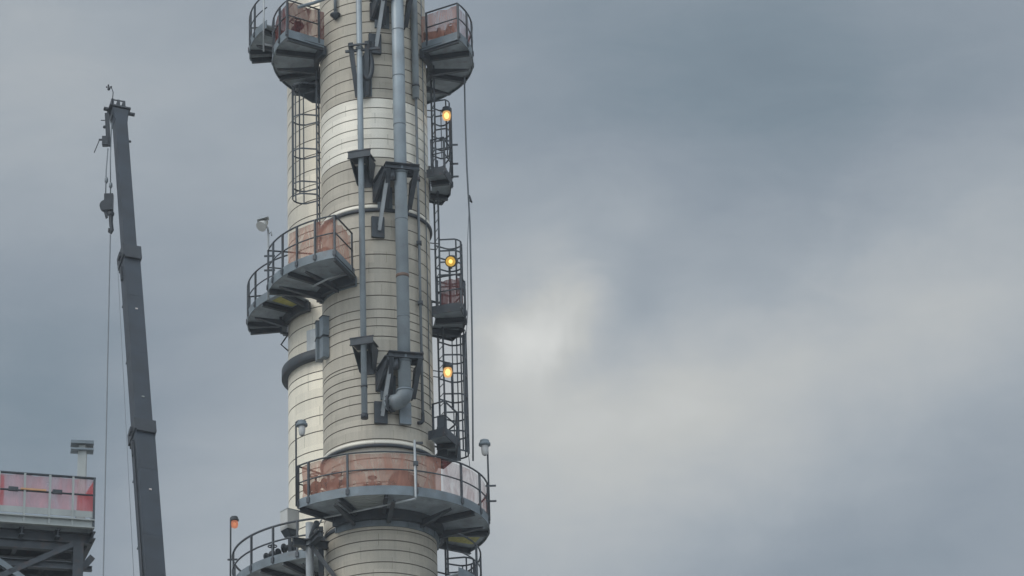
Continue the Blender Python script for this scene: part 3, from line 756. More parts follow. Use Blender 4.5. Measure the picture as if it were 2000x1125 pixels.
valve('rusty valve with handwheel behind the salmon netting, nearest the left end of the rail', AX, -38, 2.75, zBP, 1.05)
valve('rusty valve with handwheel behind the salmon netting, beside the left rail post', AX, -24, 2.7, zBP, .95, STEEL)
valve('low dark valve behind the middle of the salmon netting', AX, -2, 2.5, zBP, .75)
valve('dark valve behind the brown netting of the upper left platform', AX, -66, 2.5, zTL, 1.0, STEEL)
valve('dark valve behind the pale netting of the upper right platform', AX, 76, 2.55, zTR, 1.0, STEEL)
valve('low dark valve behind the rail of the lower left platform', BX, -44, 3.0, zBL, .8, STEEL)
valve('dark valve under the white cabinet on the lower left platform', BX, -30, 2.9, zBL, 1.0, STEEL)
# manway door on the column behind the salmon netting
a = Dg(22); o = pol(AX, a, RC, zBP + .62)
t = thing('manway', 'round rusty manway cover on the front column behind the netting', 'manway', o)
obj('neck', MB().tube([o, o + rad(a) * .34], .36, 28), RUSTP, t)
obj('cover', MB().tube([o + rad(a) * .34, o + rad(a) * .42], .44, 28), RUSTP, t)
obj('hinge', MB().beam(o + rad(a) * .4 + tan_(a) * .44, o + rad(a) * .1 + tan_(a) * .44, .06, .2), STEEL, t)
a = Dg(-48); o = pol(AX, a, RC, zMP + .6)
t = thing('manway', 'round dull manway cover on the column behind the left middle platform netting', 'manway', o)
obj('neck', MB().tube([o, o + rad(a) * .34], .34, 28), RUSTP, t)
obj('cover', MB().tube([o + rad(a) * .34, o + rad(a) * .42], .42, 28), RUSTP, t)
# nozzle behind the top right netting
a = Dg(80); o = pol(AX, a, RC, zTR + .7)
t = thing('nozzle_pipe', 'flanged nozzle sticking out behind the pale netting of the upper right platform', 'pipe', o)
obj('pipe', MB().tube([o, o + rad(a) * .8, o + rad(a) * .95 + V((0, 0, -.12)), o + rad(a) * 1.0 + V((0, 0, -.5))], .12, 14), RUSTP, t)
obj('flange', MB().tube([o + rad(a) * .45, o + rad(a) * .53], .21, 16), STEEL, t)
# white cabinet on a stand
o = at(566, 1037, BX[1] - 2.7)
t = thing('control_cabinet', 'white box cabinet on a dark stand above the lower left rail', 'cabinet', V((o.x, o.y, zBL)))
r45 = Matrix.Rotation(Dg(38), 3, 'Z'); ux = r45 @ V((1, 0, 0)); uy = r45 @ V((0, 1, 0))
obj('cabinet', MB().box(o + V((0, 0, .30)), ux * .205, uy * .19, V((0, 0, .29))), BOXM, t)
obj('lid', MB().box(o + V((0, 0, .605)), ux * .215, uy * .20, V((0, 0, .012))), LGREY, t)
obj('hopper', MB().prism([o + ux * .2 + V((0, 0, .0)), o - ux * .2, o - ux * .07 - V((0, 0, .17)), o + ux * .07 - V((0, 0, .17))], uy * .34), STEEL, t)
obj('stand', MB().beam(o + V((0, 0, -.15)), V((o.x, o.y, zBL)), .1, .1).beam(o + ux * .15 - V((0, 0, .05)), V((o.x, o.y, zBL)) + ux * .15, .05, .05), STEEL, t)
# pump set on the lower left deck
o = pol(BX, Dg(-40), 3.05, zBL)
# ------------------------------------------------------------------ lamps
def lamp(label, foot, top, side, lens, lit=True, cat='lamp', scale=1.0, arms=()):
    """pole lamp: pole from foot to top, hanging head at offset side"""
    t = thing('pole_lamp', label, cat, foot, 'lamps on the column platforms')
    h = top + V((side, -0.02, 0)); s = scale; lw = 1.12 if lit else .78
    obj('pole', MB().tube([foot, top - V((0, 0, .06)), top, top + V((side * .4, 0, .05)), h + V((0, 0, .03))], .026, 8), RAIL, t)
    zc_ = h.z
    cp_ = obj('cap', MB().lathe((h.x, h.y), [(.12 * s, zc_ - .13 * s), (.155 * s, zc_ - .12 * s), (.155 * s, zc_ - .06 * s), (.125 * s, zc_ - .055 * s), (.12 * s, zc_ + .02), (.06 * s, zc_ + .05)], 16), STEEL if lit else GREY, t)
    obj('lens', MB().lathe((h.x, h.y), [(.05 * s * lw, zc_ - .40 * s), (.095 * s * lw, zc_ - .37 * s), (.12 * s * lw, zc_ - .25 * s), (.115 * s * min(lw, 1), zc_ - .135 * s)], 16, closed=True), lens, cp_)
    if lit: obj('bulb', MB().ball(V((h.x, h.y, zc_ - .245 * s)), (.075 if lens is not GLOWR else .055) * s, 10, 6, 1.4), BULBR if lens is GLOWR else BULB, cp_)
    for (z_, ln) in arms:
        obj('clamp_arm', MB().beam(V((foot.x - ln * .3, foot.y, z_)), V((foot.x + ln * .7, foot.y, z_)), .045, .045), STEEL, t)
    return t
def polept(x, y, Y): return at(x, y, Y)
YL = AX[1] - .2
f_ = polept(884, 348, YL); tp = polept(884, 214, YL); tp = V((f_.x, f_.y, zp(f_, 212)))
lamp('amber lit lamp on a tall pole above the highest right landing', f_, tp, -.13, GLOWA, arms=[(zp(f_, y), .26) for y in (283, 320, 345)])
f_ = polept(880, 600, YL + .1); tp = V((f_.x, f_.y, zp(f_, 512)))
t = thing('pole_lamp', 'round yellow lit lamp in a dark bezel on the middle right landing', 'lamp', f_, 'lamps on the column platforms')
obj('pole', MB().tube([f_, tp - V((0, 0, .1))], .035, 8), RAIL, t)
hd = V((tp.x + .06, tp.y - .1, tp.z - .02)); dn = V((-.25, -.85, -.45)).normalized()
obj('bezel', MB().tube([hd - dn * .12, hd + dn * .08], .18, 20), STEEL, t)
obj('lens', MB().tube([hd + dn * .06, hd + dn * .12, hd + dn * .15], [.15, .14, .08], 20), GLOWY, t)
obj('bulb', MB().ball(hd + dn * .075, .06, 12, 8), BULB, t)
obj('yoke', MB().tube([tp - V((0, 0, .1)), tp + V((.06, -.1, -.24)), hd - V((0, 0, .2))], .03, 8), RAIL, t)
f_ = polept(884, 800, YL + .1); tp = V((f_.x, f_.y, zp(f_, 712)))
lamp('amber lit lamp inside the ladder cage on the lower right', f_, tp, -.11, GLOWA, arms=())
f_ = at(450, 1140, BX[1] - .3); tp = V((f_.x, f_.y, zp(f_, 1012)))
lamp('small orange lit lamp on a thin pole at the lower left corner rail', f_, tp, .12, GLOWR, scale=.82, arms=[(zp(f_, 1093), .3)])
f_ = pol(AX, Dg(-45), 3.17, zBP - .05); tp = V((f_.x, f_.y, zp(f_, 825)))
lamp('unlit grey lamp on a thin pole at the left end of the large platform', f_, tp, .17, DULLGLASS, lit=False, scale=1.05)
f_ = pol(AX, Dg(80), 3.19, zBP - .05); tp = V((f_.x, f_.y, zp(f_, 862)))
lamp('unlit grey lamp on a pole at the right end of the large platform', f_, tp, -.08, DULLGLASS, lit=False, scale=1.1, arms=[(zp(f_, y), .3) for y in (949, 979)])
# floodlight / camera on mast at the left middle platform
f_ = at(524, 585, AX[1] - .3); tp = V((f_.x, f_.y, zp(f_, 452)))
t = thing('floodlight_mast', 'pale unlit floodlight on a thin mast beside the left middle platform', 'lamp', f_, 'lamps on the column platforms')
obj('mast', MB().tube([f_, tp], .032, 8), GALV, t)
obj('hook', MB().tube([tp - V((0, 0, .1)), tp + V((.09, 0, -.02)), tp + V((.1, 0, -.15))], .02, 8), GALV, t)
h = tp + V((-.13, -.05, .22))
obj('bracket', MB().tube([tp, tp + V((-.02, 0, .12)), h], .03, 8), GALV, t)
dn = V((-.45, -.5, -.75)).normalized()
obj('floodlight_head', MB().tube([h + dn * -.16, h + dn * .02, h + dn * .16], [.07, .13, .17], 16), BOXM, t)
obj('visor', MB().box(h + V((-.02, -.02, .15)), V((.17, 0, .04)), V((0, .12, 0)), V((0, 0, .014))), GALV, t)
for y in (500, 528): obj('clamp_arm', MB().beam(V((f_.x - .12, f_.y, zp(f_, y))), V((f_.x + .2, f_.y, zp(f_, y))), .045, .045), STEEL, t)
# ------------------------------------------------------------------ hanging hose on the right
def hang(name, label, pts, r, m, cat, Y):
    P = [at(x, y, Y) for x, y in pts]
    return tag(obj(name, MB().tube(P, r, 8), m, None, P[-1]), label, cat)
hang('hanging_hose', 'long grey hose hanging from the upper right platform down the tower side', [(907, 150), (909, 240), (912, 330), (915, 385), (918, 440), (920, 540), (922, 650), (923, 760), (924, 900)], .026, ROPE, 'hose', AX[1] + .4)
hang('tag_line', 'thin rope beside the hanging hose, below the middle right landing', [(917, 388), (913, 480), (914, 600), (908, 700), (906, 800), (918, 915)], .010, ROPE, 'rope', AX[1] + .3)
o = at(918, 390, AX[1] + .4)
tag(obj('hose_coupling', MB().tube([o + V((-.02, 0, .14)), o, o + V((.06, 0, -.1))], [.03, .05, .02], 10), STEEL, None, o), 'dark coupling knot on the hanging hose', 'coupling')

# ------------------------------------------------------------------ crane
YC = 112.0
top = at(231, 205, YC + 6); low = at(297.5, 1125, YC - 6)
dz = (top - low).normalized()
foot = low - dz * ((low.z - 2.0) / dz.z)
side = V((math.cos(Dg(24)), -math.sin(Dg(24)) * 0 + math.sin(Dg(24)), 0)); side = (side - dz * side.dot(dz)).normalized(); fr = side.cross(dz).normalized()
if fr.y > 0: fr = -fr
def bp(y):                                # point on the boom axis seen at row y
    lo, hi = 0.0, 1.4
    for _ in range(50):
        mid = (lo + hi) / 2; d = foot + (top - foot) * mid - CAM
        if H_PX / 2 - F_PX * d.dot(UP) / d.dot(FW) > y: lo = mid
        else: hi = mid
    return foot + (top - foot) * lo
def ppm(P): return F_PX / (P - CAM).dot(FW)
crane = thing('crane_boom', 'dark telescopic crane boom standing left of the columns', 'crane', foot)
def section(p, q, w, dpt, nm):
    mb = MB(); b = 0.16 * w
    prof = [(-w / 2, dpt / 2), (w / 2, dpt / 2), (w / 2, -dpt / 2 + b), (w / 2 - b, -dpt / 2), (-w / 2 + b, -dpt / 2), (-w / 2, -dpt / 2 + b)]
    n = len(prof)
    for P in (p, q):
        for x, y in prof: mb.v.append(P + side * x + fr * y)
    for i in range(n): j = (i + 1) % n; mb.face([i, j, n + j, n + i])
    mb.face(list(range(n))[::-1]); mb.face([n + i for i in range(n)])
    return obj(nm, mb, BOOM, crane)
w1, w2, w3 = 24.3 / ppm(bp(350)), 33.5 / ppm(bp(680)), 39.5 / ppm(bp(1000))
section(bp(850), bp(505), w2, w2 * 1.1, 'boom_section'); section(bp(510), bp(222), w1, w1 * 1.1, 'boom_section'); section(foot, bp(845), w3, w3 * 1.1, 'boom_section')
for y0, y1, w in ((516, 494, w2 * 1.16), (857, 836, w3 * 1.14)):
    P, Q = bp(y0), bp(y1); b = MB().box((P + Q) / 2, side * (w / 2), fr * (w * .56), (Q - P) / 2)
    b.box(bp(y0 + 2) + side * 0, side * (w * .42), fr * (w * .60), dz * .05)
    for s in (-1, 1): b.box((P + Q) / 2 + side * (s * (w / 2 + .03)), side * .035, fr * .12, dz * .12)
    b.box(bp(y0 + 22) - side * (w / 2 - .02), side * .045, fr * .06, dz * .38)
    obj('boom_collar', b, BOOMD, crane)
obj('boom_hose', MB().tube([bp(1240) - side * (w3 / 2 + .03) + fr * .1, bp(870) - side * (w3 / 2 + .03) + fr * .1], .03, 8), BOOMD, crane)
for y in (590, 700, 930, 1060):
    w_ = w3 if y > 850 else w2
    obj('weld_strip', MB().box(bp(y), side * (w_ / 2 + .004), fr * (w_ * .55 + .004), dz * .02), BOOM, crane)
P = bp(218); k = 1 / ppm(P)
b = MB().box(P + side * (-.5 * k), side * (21 * k), fr * (14 * k), dz * (2.2 * k))
b.box(P - side * (24 * k), side * (6 * k), fr * (3 * k), dz * (2.6 * k)); b.box(P + side * (24 * k), side * (8 * k), fr * (3 * k), dz * (2.2 * k) )
obj('head_plate', b, BOOMD, crane)
b = MB()
for x in (-13, -1, 10): b.box(bp(208) + side * (x * k), side * (2.2 * k), fr * (8 * k), dz * (12 * k))
b.beam(bp(197) - side * (14 * k), bp(196) + side * (12 * k), 2 * k, 2 * k)
obj('head_bracket', b, BOOMD, crane)
b = MB().prism([bp(222) + side * (16 * k), bp(222) - side * (16 * k), bp(244) - side * (12.5 * k), bp(244) + side * (12.5 * k)], fr * (26 * k))
obj('head_taper', b, BOOM, crane)
b = MB()
for kx in (-1, 1):
    b.tube([bp(232) + side * (-14 * k + kx * 2 * k) - fr * 0, bp(232) + side * (-14 * k + kx * 3.2 * k)], 7 * k, 18)
obj('sheave', b, BOOMD, crane)
b = MB().beam(at(209, 222, YC + 4), at(212, 285, YC + 4), 8 * k, 8 * k)
b.box(at(206, 276, YC + 4), V((6 * k, 0, 0)), V((0, 6 * k, 0)), V((0, 0, 9 * k)))
obj('nose_sheave_frame', b, BOOMD, crane)
b = MB().beam(at(209, 273, YC + 4), at(193, 273, YC + 4), 3 * k, 3 * k).beam(at(194, 274, YC + 4), at(184, 298, YC + 4), 1.5 * k, 1.5 * k)
obj('limit_switch', b, BOOMD, crane)
obj('antenna', MB().beam(at(210, 235, YC + 4), at(197, 235, YC + 4), 1.4 * k, 1.4 * k), BOOMD, crane)
obj('small_lamp', MB().ball(at(204, 248, YC + 4), 3.2 * k).beam(at(204, 248, YC + 4), at(210, 247, YC + 4), 1.4 * k, 1.4 * k), BOOMD, crane)
b = MB().beam(at(243, 276, YC + 5), at(256, 276.5, YC + 5), 3.5 * k, 3.5 * k); obj('side_peg', b, BOOMD, crane)
b = MB().tube([at(219, 205, YC + 5), at(221, 180, YC + 5), at(218, 172, YC + 5), at(212, 172, YC + 5)], .9 * k, 8).ball(at(212.5, 174, YC + 5), 3 * k)
for q in range(3):
    th = q * 2 * PI / 3 + .5; c0 = at(212.5, 170, YC + 5); b.beam(c0, c0 + V((5 * k * math.cos(th), 5 * k * math.sin(th), .03)), 1.4 * k, 1.4 * k); b.ball(c0 + V((5 * k * math.cos(th), 5 * k * math.sin(th), .03)), 1.8 * k)
obj('wind_gauge', b, BOOMD, crane)
for y, x in ((617, 261.5), (972, 287.5), (789, 274)):
    d = ray(x, y); P0 = bp(y); nn = -fr; t_ = (P0 + fr * (0.0) - CAM).dot(fr) / d.dot(fr); Q = CAM + d * t_
    w = w3 if y > 850 else w2
    obj('boom_marker', MB().box(Q + fr * (w * .55 + .012), side * .045, fr * .02, dz * .025), WHITE, crane).data.materials[0] = LGREY if y == 789 else WHITE
# hook block
hb = at(211, 395, YC + 4)
t = thing('hook_block', 'dark crane hook block hanging beside the boom tip', 'hook', hb)
b = MB().box(hb + V((1.5 * k, 0, -.02)), V((8.5 * k, 0, 0)), V((0, 6 * k, 0)), V((0, 0, 17 * k)))
obj('cheek_block', b, BOOMD, t)
obj('sheave', MB().tube([hb + V((-4 * k, -5 * k, -8 * k)), hb + V((-4 * k, 5 * k, -8 * k))], 11.5 * k, 20), BOOMD, t)
obj('shank', MB().prism([hb + V((-10 * k, 0, -10 * k)), hb + V((0, 0, -17 * k)), hb + V((0, 0, -32 * k)), hb + V((-4 * k, 0, -34 * k))], V((0, 5 * k, 0))), BOOMD, t)
hk = at(217, 418, YC + 4)
obj('swivel', MB().ball(hk, 6.5 * k).tube([hk, hk + V((0, 0, 12 * k))], 3 * k, 10), BOOMD, t)
hp_ = [hk + V((0, 0, -4 * k)), hk + V((0, 0, -16 * k)), hk + V((1 * k, 0, -26 * k)), hk + V((2.5 * k, 0, -34 * k)), hk + V((0, 0, -40 * k)), hk + V((-3 * k, 0, -37 * k)), hk + V((-3.5 * k, 0, -30 * k))]
obj('hook', MB().tube(hp_, [4.5 * k, 4 * k, 4 * k, 3.6 * k, 3 * k, 2.6 * k, 1.6 * k], 10), BOOMD, t)
for x0, y0, x1, y1, yb in ((211, 290, 206.5, 378, 352), (218, 240, 216, 378, 362)):
    P, Q = at(x0, y0, YC + 4), at(x1, y1, YC + 4)
    bb = at(x0 + (x1 - x0) * (yb - y0) / (y1 - y0), yb, YC + 4)
    tag(obj('hoist_rope', MB().tube([P, (P + Q) / 2 + V((-.03, 0, 0)), Q], 1.2 * k, 6).tube([bb + V((0, 0, 7 * k)), bb + V((0, 0, 3 * k)), bb - V((0, 0, 3 * k)), bb - V((0, 0, 7 * k))], [1 * k, 3.4 * k, 3.4 * k, 1 * k], 10), ROPE, None, Q),
        'wire rope from the boom tip to the hook block, ' + ('the outer of the two' if x0 < 215 else 'the inner one nearest the boom'), 'rope', 'hoist ropes of the crane')
Pq = at(215.5, 458, YC + 4)
tag(obj('load_line', MB().tube([Pq, V((Pq.x, Pq.y, 12))], .028, 6), ROPE, None, Pq), 'thin line hanging from the crane hook straight down', 'rope')
Pq = at(236, 520, YC); Pq2 = at(269, 1125, YC - 6)
tag(obj('boom_cable', MB().tube([Pq - side * .12, Pq2 - side * .14, Pq2 - side * .14 - dz * 20], .012, 6), ROPE, None, Pq), 'faint cable running down just left of the crane boom', 'cable')

# ------------------------------------------------------------------ steel structure lower left
YK = 78.0
ph = Dg(17); u = V((-math.cos(ph), -math.sin(ph), 0)); w = V((-math.sin(ph), math.cos(ph), 0)); zv = V((0, 0, 1))
K0 = at(184, 1032, YK); K = V((K0.x, K0.y, 0))
def zk(y): return at(184, y, YK).z
L_, Dp = 6.0, 3.2
zdk = zk(1016)
st = thing('steel_tower', 'open braced steel tower holding up the pink netted platform at the lower left', 'tower', K)
def leg(du, dw, z1_, wd=.26):
    P = K + u * du + w * dw
    obj('leg', MB().ibeam(P, P + zv * z1_, wd, wd, .03, w), STEEL, st)
zbt = zk(1034)
for du in (.35, 3.2, 5.8):
    for dw in (.35, 2.9): leg(du, dw, zbt - .28)
def hb_(p, q, z_, wd=.16, hh=.28, nm='beam'): obj(nm, MB().ibeam(p + zv * z_, q + zv * z_, wd, hh, .022), STEEL, st)
for dw in (.35, 1.6, 2.9): hb_(K + u * .0 + w * dw, K + u * L_ + w * dw, zbt - .15)
for du in (.02, .9, 1.8, 2.7, 3.6, 4.5, 5.6): hb_(K + u * du, K + u * du + w * Dp, zbt - .15 + .0, .12, .2, 'joist')
z_2 = zk(1062)
hb_(K + u * .2 + w * .35, K + u * L_ + w * .35, z_2, .18, .26); hb_(K + u * .2 + w * 2.9, K + u * L_ + w * 2.9, z_2, .18, .26)
hb_(K + u * -.32 + w * 2.2, K + u * L_ + w * 2.2, z_2 + .12, .14, .12)
z_3 = zk(1100)
hb_(K + u * .35 + w * .35, K + u * L_ + w * .35, z_3, .18, .2); hb_(K + u * .35 + w * 2.9, K + u * L_ + w * 2.9, z_3 - .1, .18, .2)
for q, (du0, z0_, du1, z1_) in enumerate(((.4, zbt - .3, 3.2, z_3 - .9), (3.2, zbt - .3, .4, z_3 - 1.3), (3.2, zbt - .3, 5.8, z_3 - .9), (5.8, zbt - .3, 3.2, z_3 - .9))):
    for dw in (.3, 2.95):
        obj('brace', MB().ibeam(K + u * du0 + w * dw + zv * z0_, K + u * du1 + w * dw + zv * z1_, .14, .16, .02, w), GREY if (q == 1 and dw < 1) else STEEL, st)
obj('brace', MB().ibeam(K + u * -.05 + w * .5 + zv * (zbt - .55), K + u * .5 + w * .5 + zv * (zbt - 1.25), .16, .1, .02, w), STEEL, st)
for dw0, dw1 in ((.35, 2.9), (2.9, .35)):
    for du in (.35, 3.2): obj('brace', MB().ibeam(K + u * du + w * dw0 + zv * (z_2 - .15), K + u * du + w * dw1 + zv * (z_2 - 2.4), .12, .12, .02), STEEL, st)
# platform on the tower
pt = thing('netted_platform', 'pale grey steel platform with posts and pink netting at the lower left', 'platform', K + zv * zdk)
def fb(z0_, z1_, th, nm, m_, dw=0.0):
    b_ = MB().box(K + u * (L_ / 2) + w * dw + zv * ((z0_ + z1_) / 2), u * (L_ / 2), w * (th / 2), zv * ((z1_ - z0_) / 2)); return b_
b = fb(zk(1031), zk(1019), .02, '', None); b.box(K + u * (L_ / 2) + zv * zk(1032.5) - w * .03, u * (L_ / 2), w * .06, zv * .012); b.box(K + u * (L_ / 2) + zv * zk(1018) - w * .03, u * (L_ / 2), w * .06, zv * .012)
b.box(K + w * (Dp / 2) + zv * zk(1025), u * .01, w * (Dp / 2), zv * .09)
obj('edge_channel', b, LGREY, pt)
b = fb(zk(1012), zk(1000), .012, '', None, -.02); b.box(K + w * (Dp / 2) + u * .02 + zv * zk(1006), u * .006, w * (Dp / 2), zv * .08)
obj('toe_board', b, LGREY, pt)
obj('deck', MB().box(K + u * (L_ / 2) + w * (Dp / 2) + zv * zk(1015.5), u * (L_ / 2), w * (Dp / 2), zv * .02), PLATE, pt)
for nm, y in (('top_rail', 935), ('mid_rail', 968)):
    b = MB().tube([K + w * Dp + zv * zk(y), K + zv * zk(y), K + u * L_ + zv * zk(y)], .034 if y < 950 else .026, 8)
    b.tube([K + w * Dp + zv * zk(y), K + w * Dp + u * L_ + zv * zk(y)], .03, 8)
    obj(nm, b, RAIL, pt)
pm = (138 - 184) / -82.0
for x in (182, 138, 90, 38, -15, -66):
    du = (184 - x) / 83.0 / math.cos(ph) * .96
    obj('post', MB().beam(K + u * du - w * .03 + zv * zk(1030), K + u * du - w * .03 + zv * zk(935), .055, .03, w), LGREY if x < 180 else RAIL, pt)
    obj('rear_post', MB().beam(K + u * du + w * Dp + zv * zk(1016), K + u * du + w * Dp + zv * zk(935), .055, .03, w), GREY, pt)
b = MB().box(K + u * 1.55 - w * .05 + zv * zk(966), u * .32, w * .02, zv * .022); o_ = obj('rail_tag', b, ORAN, pt)
for du in (.95, 2.05): obj('rail_clamp', MB().box(K + u * du - w * .03 + zv * zk(967), u * .12, w * .04, zv * .05), STEEL, pt)
def flatnet(label, d0, d1, ya0, ya1, m_, off, seed):
    mb = MB(); n, kk = 40, 8; rs = random.Random(seed); p_ = [rs.uniform(0, 6) for _ in range(4)]
    for i in range(n + 1):
        du = d0 + (d1 - d0) * i / n
        for j in range(kk + 1):
            v = j / kk; zz = zk(ya0) + (zk(ya1) - zk(ya0)) * v
            wv = .03 * math.sin(du * 8 + p_[0] + v * 2) + .025 * math.sin(du * 19 + p_[1]) + .02 * math.sin(v * 5 + p_[2])
            mb.v.append(K + u * du + w * (off + wv) + zv * (zz + .03 * math.sin(du * 6 + p_[3]) * (1 - v)))
    for i in range(n):
        for j in range(kk): q = i * (kk + 1) + j; mb.face([q, q + kk + 1, q + kk + 2, q + 1], 0, True)
    return tag(obj('debris_netting', mb, m_, None, K + zv * zk(ya0)), label, 'netting', 'debris netting hung on the handrails')
flatnet('long pink netting along the rail of the lower left steel platform', .02, 5.9, 1003, 936, NETPINK, .07, 1)
flatnet('red netting folded over at the right corner of the lower left platform', .03, .42, 998, 966, NETRED, .16, 2)
flatnet('red netting strip at the left edge of the photo on the steel platform', 2.25, 2.9, 1003, 936, NETRED, .18, 3)
b = MB(); pz = [K + u * .03 + w * .13 + zv * zk(938), K + u * .03 + w * .13 + zv * zk(998), K + u * .20 + w * .16 + zv * zk(990), K + u * .22 + w * .16 + zv * zk(962)]
b.prism(pz, w * .015)
tag(obj('debris_netting', b, NETRED, None, pz[0]), 'narrow red netting fold rising to the top rail at the right corner', 'netting', 'debris netting hung on the handrails')
# vent post with double cap behind the platform corner
P = at(159, 965, YK + 1.4); P = V((P.x, P.y, zk(1016)))
t = thing('vent_post', 'grey square post with a double plate cap rising behind the pink netting', 'post', P)
zt_ = zp(P, 882); kk = .0119
obj('post', MB().beam(P, V((P.x, P.y, zt_)), .215, .16, V((0, 1, 0))), LGREY, t)
for y, h_ in ((880.5, .05), (867, .085)):
    c_ = V((P.x - .01, P.y, zp(P, y))); b = MB().box(c_, V((.285, .06, 0)), V((-.03, .16, 0)), V((0, 0, h_ / 2)))
    obj('cap_plate', b, GREY, t)
obj('spacer', MB().beam(V((P.x, P.y, zp(P, 880))), V((P.x, P.y, zp(P, 868))), .17, .13, V((0, 1, 0))), LGREY, t)

# ------------------------------------------------------------------ damp air between the camera and the towers
ztop = max((o.matrix_world.translation.z if o.type != 'MESH' else max(v.co.z for v in o.data.vertices) + ORG.get(o.name, V((0, 0, 0))).z) for o in COL.objects if o.type == 'MESH') + 1
hz = MB().box(V((0, 0, (ztop - 1) / 2)), V((1502, 0, 0)), V((0, 1502, 0)), V((0, 0, (ztop + 1) / 2)))
HM = bpy.data.materials.new('damp_air'); HM.use_nodes = True; hn = HM.node_tree; hn.nodes.remove(hn.nodes['Principled BSDF'])
pv = hn.nodes.new('ShaderNodeVolumePrincipled'); pv.inputs['Color'].default_value = (.88, .94, 1, 1); pv.inputs['Density'].default_value = HAZE
hn.links.new(pv.outputs[0], hn.nodes['Material Output'].inputs['Volume'])
ho = obj('haze', hz, HM); ho['kind'] = 'stuff'

# ------------------------------------------------------------------ sky and light
SUN_EL, SUN_AZ = Dg(42), Dg(-126)         # azimuth clockwise from the view direction (+Y): behind the camera, to the left
world = bpy.data.worlds.new('World'); sc.world = world; world.use_nodes = True
nt = world.node_tree; N = nt.nodes; L = nt.links
bg = N['Background']
def mth(op, a, b=None, clamp=False):
    n = N.new('ShaderNodeMath'); n.operation = op; n.use_clamp = clamp
    for i, v in enumerate((a, b)):
        if v is None: continue
        if isinstance(v, (int, float)): n.inputs[i].default_value = v
        else: L.new(v, n.inputs[i])
    return n.outputs[0]
tc = N.new('ShaderNodeTexCoord'); sp = N.new('ShaderNodeSeparateXYZ'); L.new(tc.outputs['Generated'], sp.inputs[0])
sky = N.new('ShaderNodeTexSky'); sky.sky_type = 'NISHITA'; sky.sun_disc = False; sky.sun_elevation = SUN_EL; sky.sun_rotation = SUN_AZ
STR = 0.1
# clouds live on a plane of direction tangents: a = x/y (east), e = z/y (height), y kept off zero
yy = mth('MAXIMUM', mth('ABSOLUTE', sp.outputs['Y']), 0.12)
ta = mth('DIVIDE', sp.outputs['X'], yy); te = mth('DIVIDE', sp.outputs['Z'], yy)
cv = N.new('ShaderNodeCombineXYZ'); L.new(ta, cv.inputs[0]); L.new(te, cv.inputs[1])
def noise(scale, detail=5, dist=0.0, sx=1, sy=1, rough=.55, seed=0):
    mp = N.new('ShaderNodeMapping'); mp.inputs['Scale'].default_value = (sx, sy, 1); mp.inputs['Location'].default_value = (seed, seed * .7, 0); L.new(cv.outputs[0], mp.inputs[0])
    n = N.new('ShaderNodeTexNoise'); n.inputs['Scale'].default_value = scale; n.inputs['Detail'].default_value = detail; n.inputs['Distortion'].default_value = dist; n.inputs['Roughness'].default_value = rough
    L.new(mp.outputs[0], n.inputs['Vector']); return n
wn = noise(26, 8, .5, seed=3, rough=.62)
wsep = N.new('ShaderNodeSeparateColor'); L.new(wn.outputs['Color'], wsep.inputs[0])
ta2 = mth('ADD', ta, mth('MULTIPLY', mth('SUBTRACT', wsep.outputs[0], .5), .034))
te2 = mth('ADD', te, mth('MULTIPLY', mth('SUBTRACT', wsep.outputs[1], .5), .030))
def dirxy(px, py): d = ray(px, py); return d.x / d.y, d.z / d.y
S = 1 / F_PX / math.cos(PITCH)
def blob(px, py, rx, ry, rot, amp):
    """soft elongated patch of cloud"""
    cx, cy = dirxy(px, py); ca, sa = math.cos(Dg(rot)), math.sin(Dg(rot))
    dx = mth('SUBTRACT', ta2, cx); dy = mth('SUBTRACT', te2, cy)
    xr = mth('DIVIDE', mth('ADD', mth('MULTIPLY', dx, ca), mth('MULTIPLY', dy, sa)), rx * S)
    yr = mth('DIVIDE', mth('SUBTRACT', mth('MULTIPLY', dy, ca), mth('MULTIPLY', dx, sa)), ry * S * 1.1)
    d2 = mth('ADD', mth('MULTIPLY', xr, xr), mth('MULTIPLY', yr, yr))
    return mth('MULTIPLY', mth('EXPONENT', mth('MULTIPLY', d2, -1.0)), amp)
# brightness of the cloud sheet at points over this stretch of sky (east/height tangents), spread by soft round weights
PTS = [(-150,-150,158),(200,-150,150),(50,35,167),(400,35,158),(600,-100,150),(50,300,166),(350,300,163),(560,450,159),(50,560,149),(400,560,154),(30,705,141),(400,800,156),(80,850,137),(400,1000,163),(60,1060,146),(230,820,147),
 (700,100,156),(700,700,165),(700,1080,166),(950,0,147),(1200,0,142),(1500,0,137),(1800,0,144),(1990,0,149),(950,150,149),(1200,150,138),(1500,150,134),(1750,150,141),(1980,150,148),
 (950,330,156),(1200,330,151),(1500,330,142),(1750,330,148),(1980,330,162),(950,500,165),(1300,500,161),(1500,500,162),(1750,500,168),(1960,500,177),(950,640,182),(1250,660,172),(1500,640,169),(1750,620,176),(1980,620,177),
 (950,790,183),(1200,790,187),(1400,785,190),(1650,780,182),(1800,780,168),(1990,780,160),(1000,950,183),(1250,950,184),(1450,950,175),(1650,950,158),(1900,950,154),(1000,1090,170),(1200,1090,168),(1420,1090,155),(1650,1080,149),(1900,1065,152)]
import numpy as np
SG = 190.0
pa = np.array(PTS, float); D2 = ((pa[:, None, :2] - pa[None, :, :2]) ** 2).sum(-1)
Kk = np.exp(-D2 / (2 * SG * SG)); tgt = (pa[:, 2] - 160) / 100.0
amp = np.linalg.solve(Kk.T @ Kk + 0.02 * np.eye(len(pa)), Kk.T @ tgt)
cw = N.new('ShaderNodeCombineXYZ'); L.new(ta2, cw.inputs[0]); L.new(mth('MULTIPLY', te2, math.cos(PITCH)), cw.inputs[1])
s_ = None
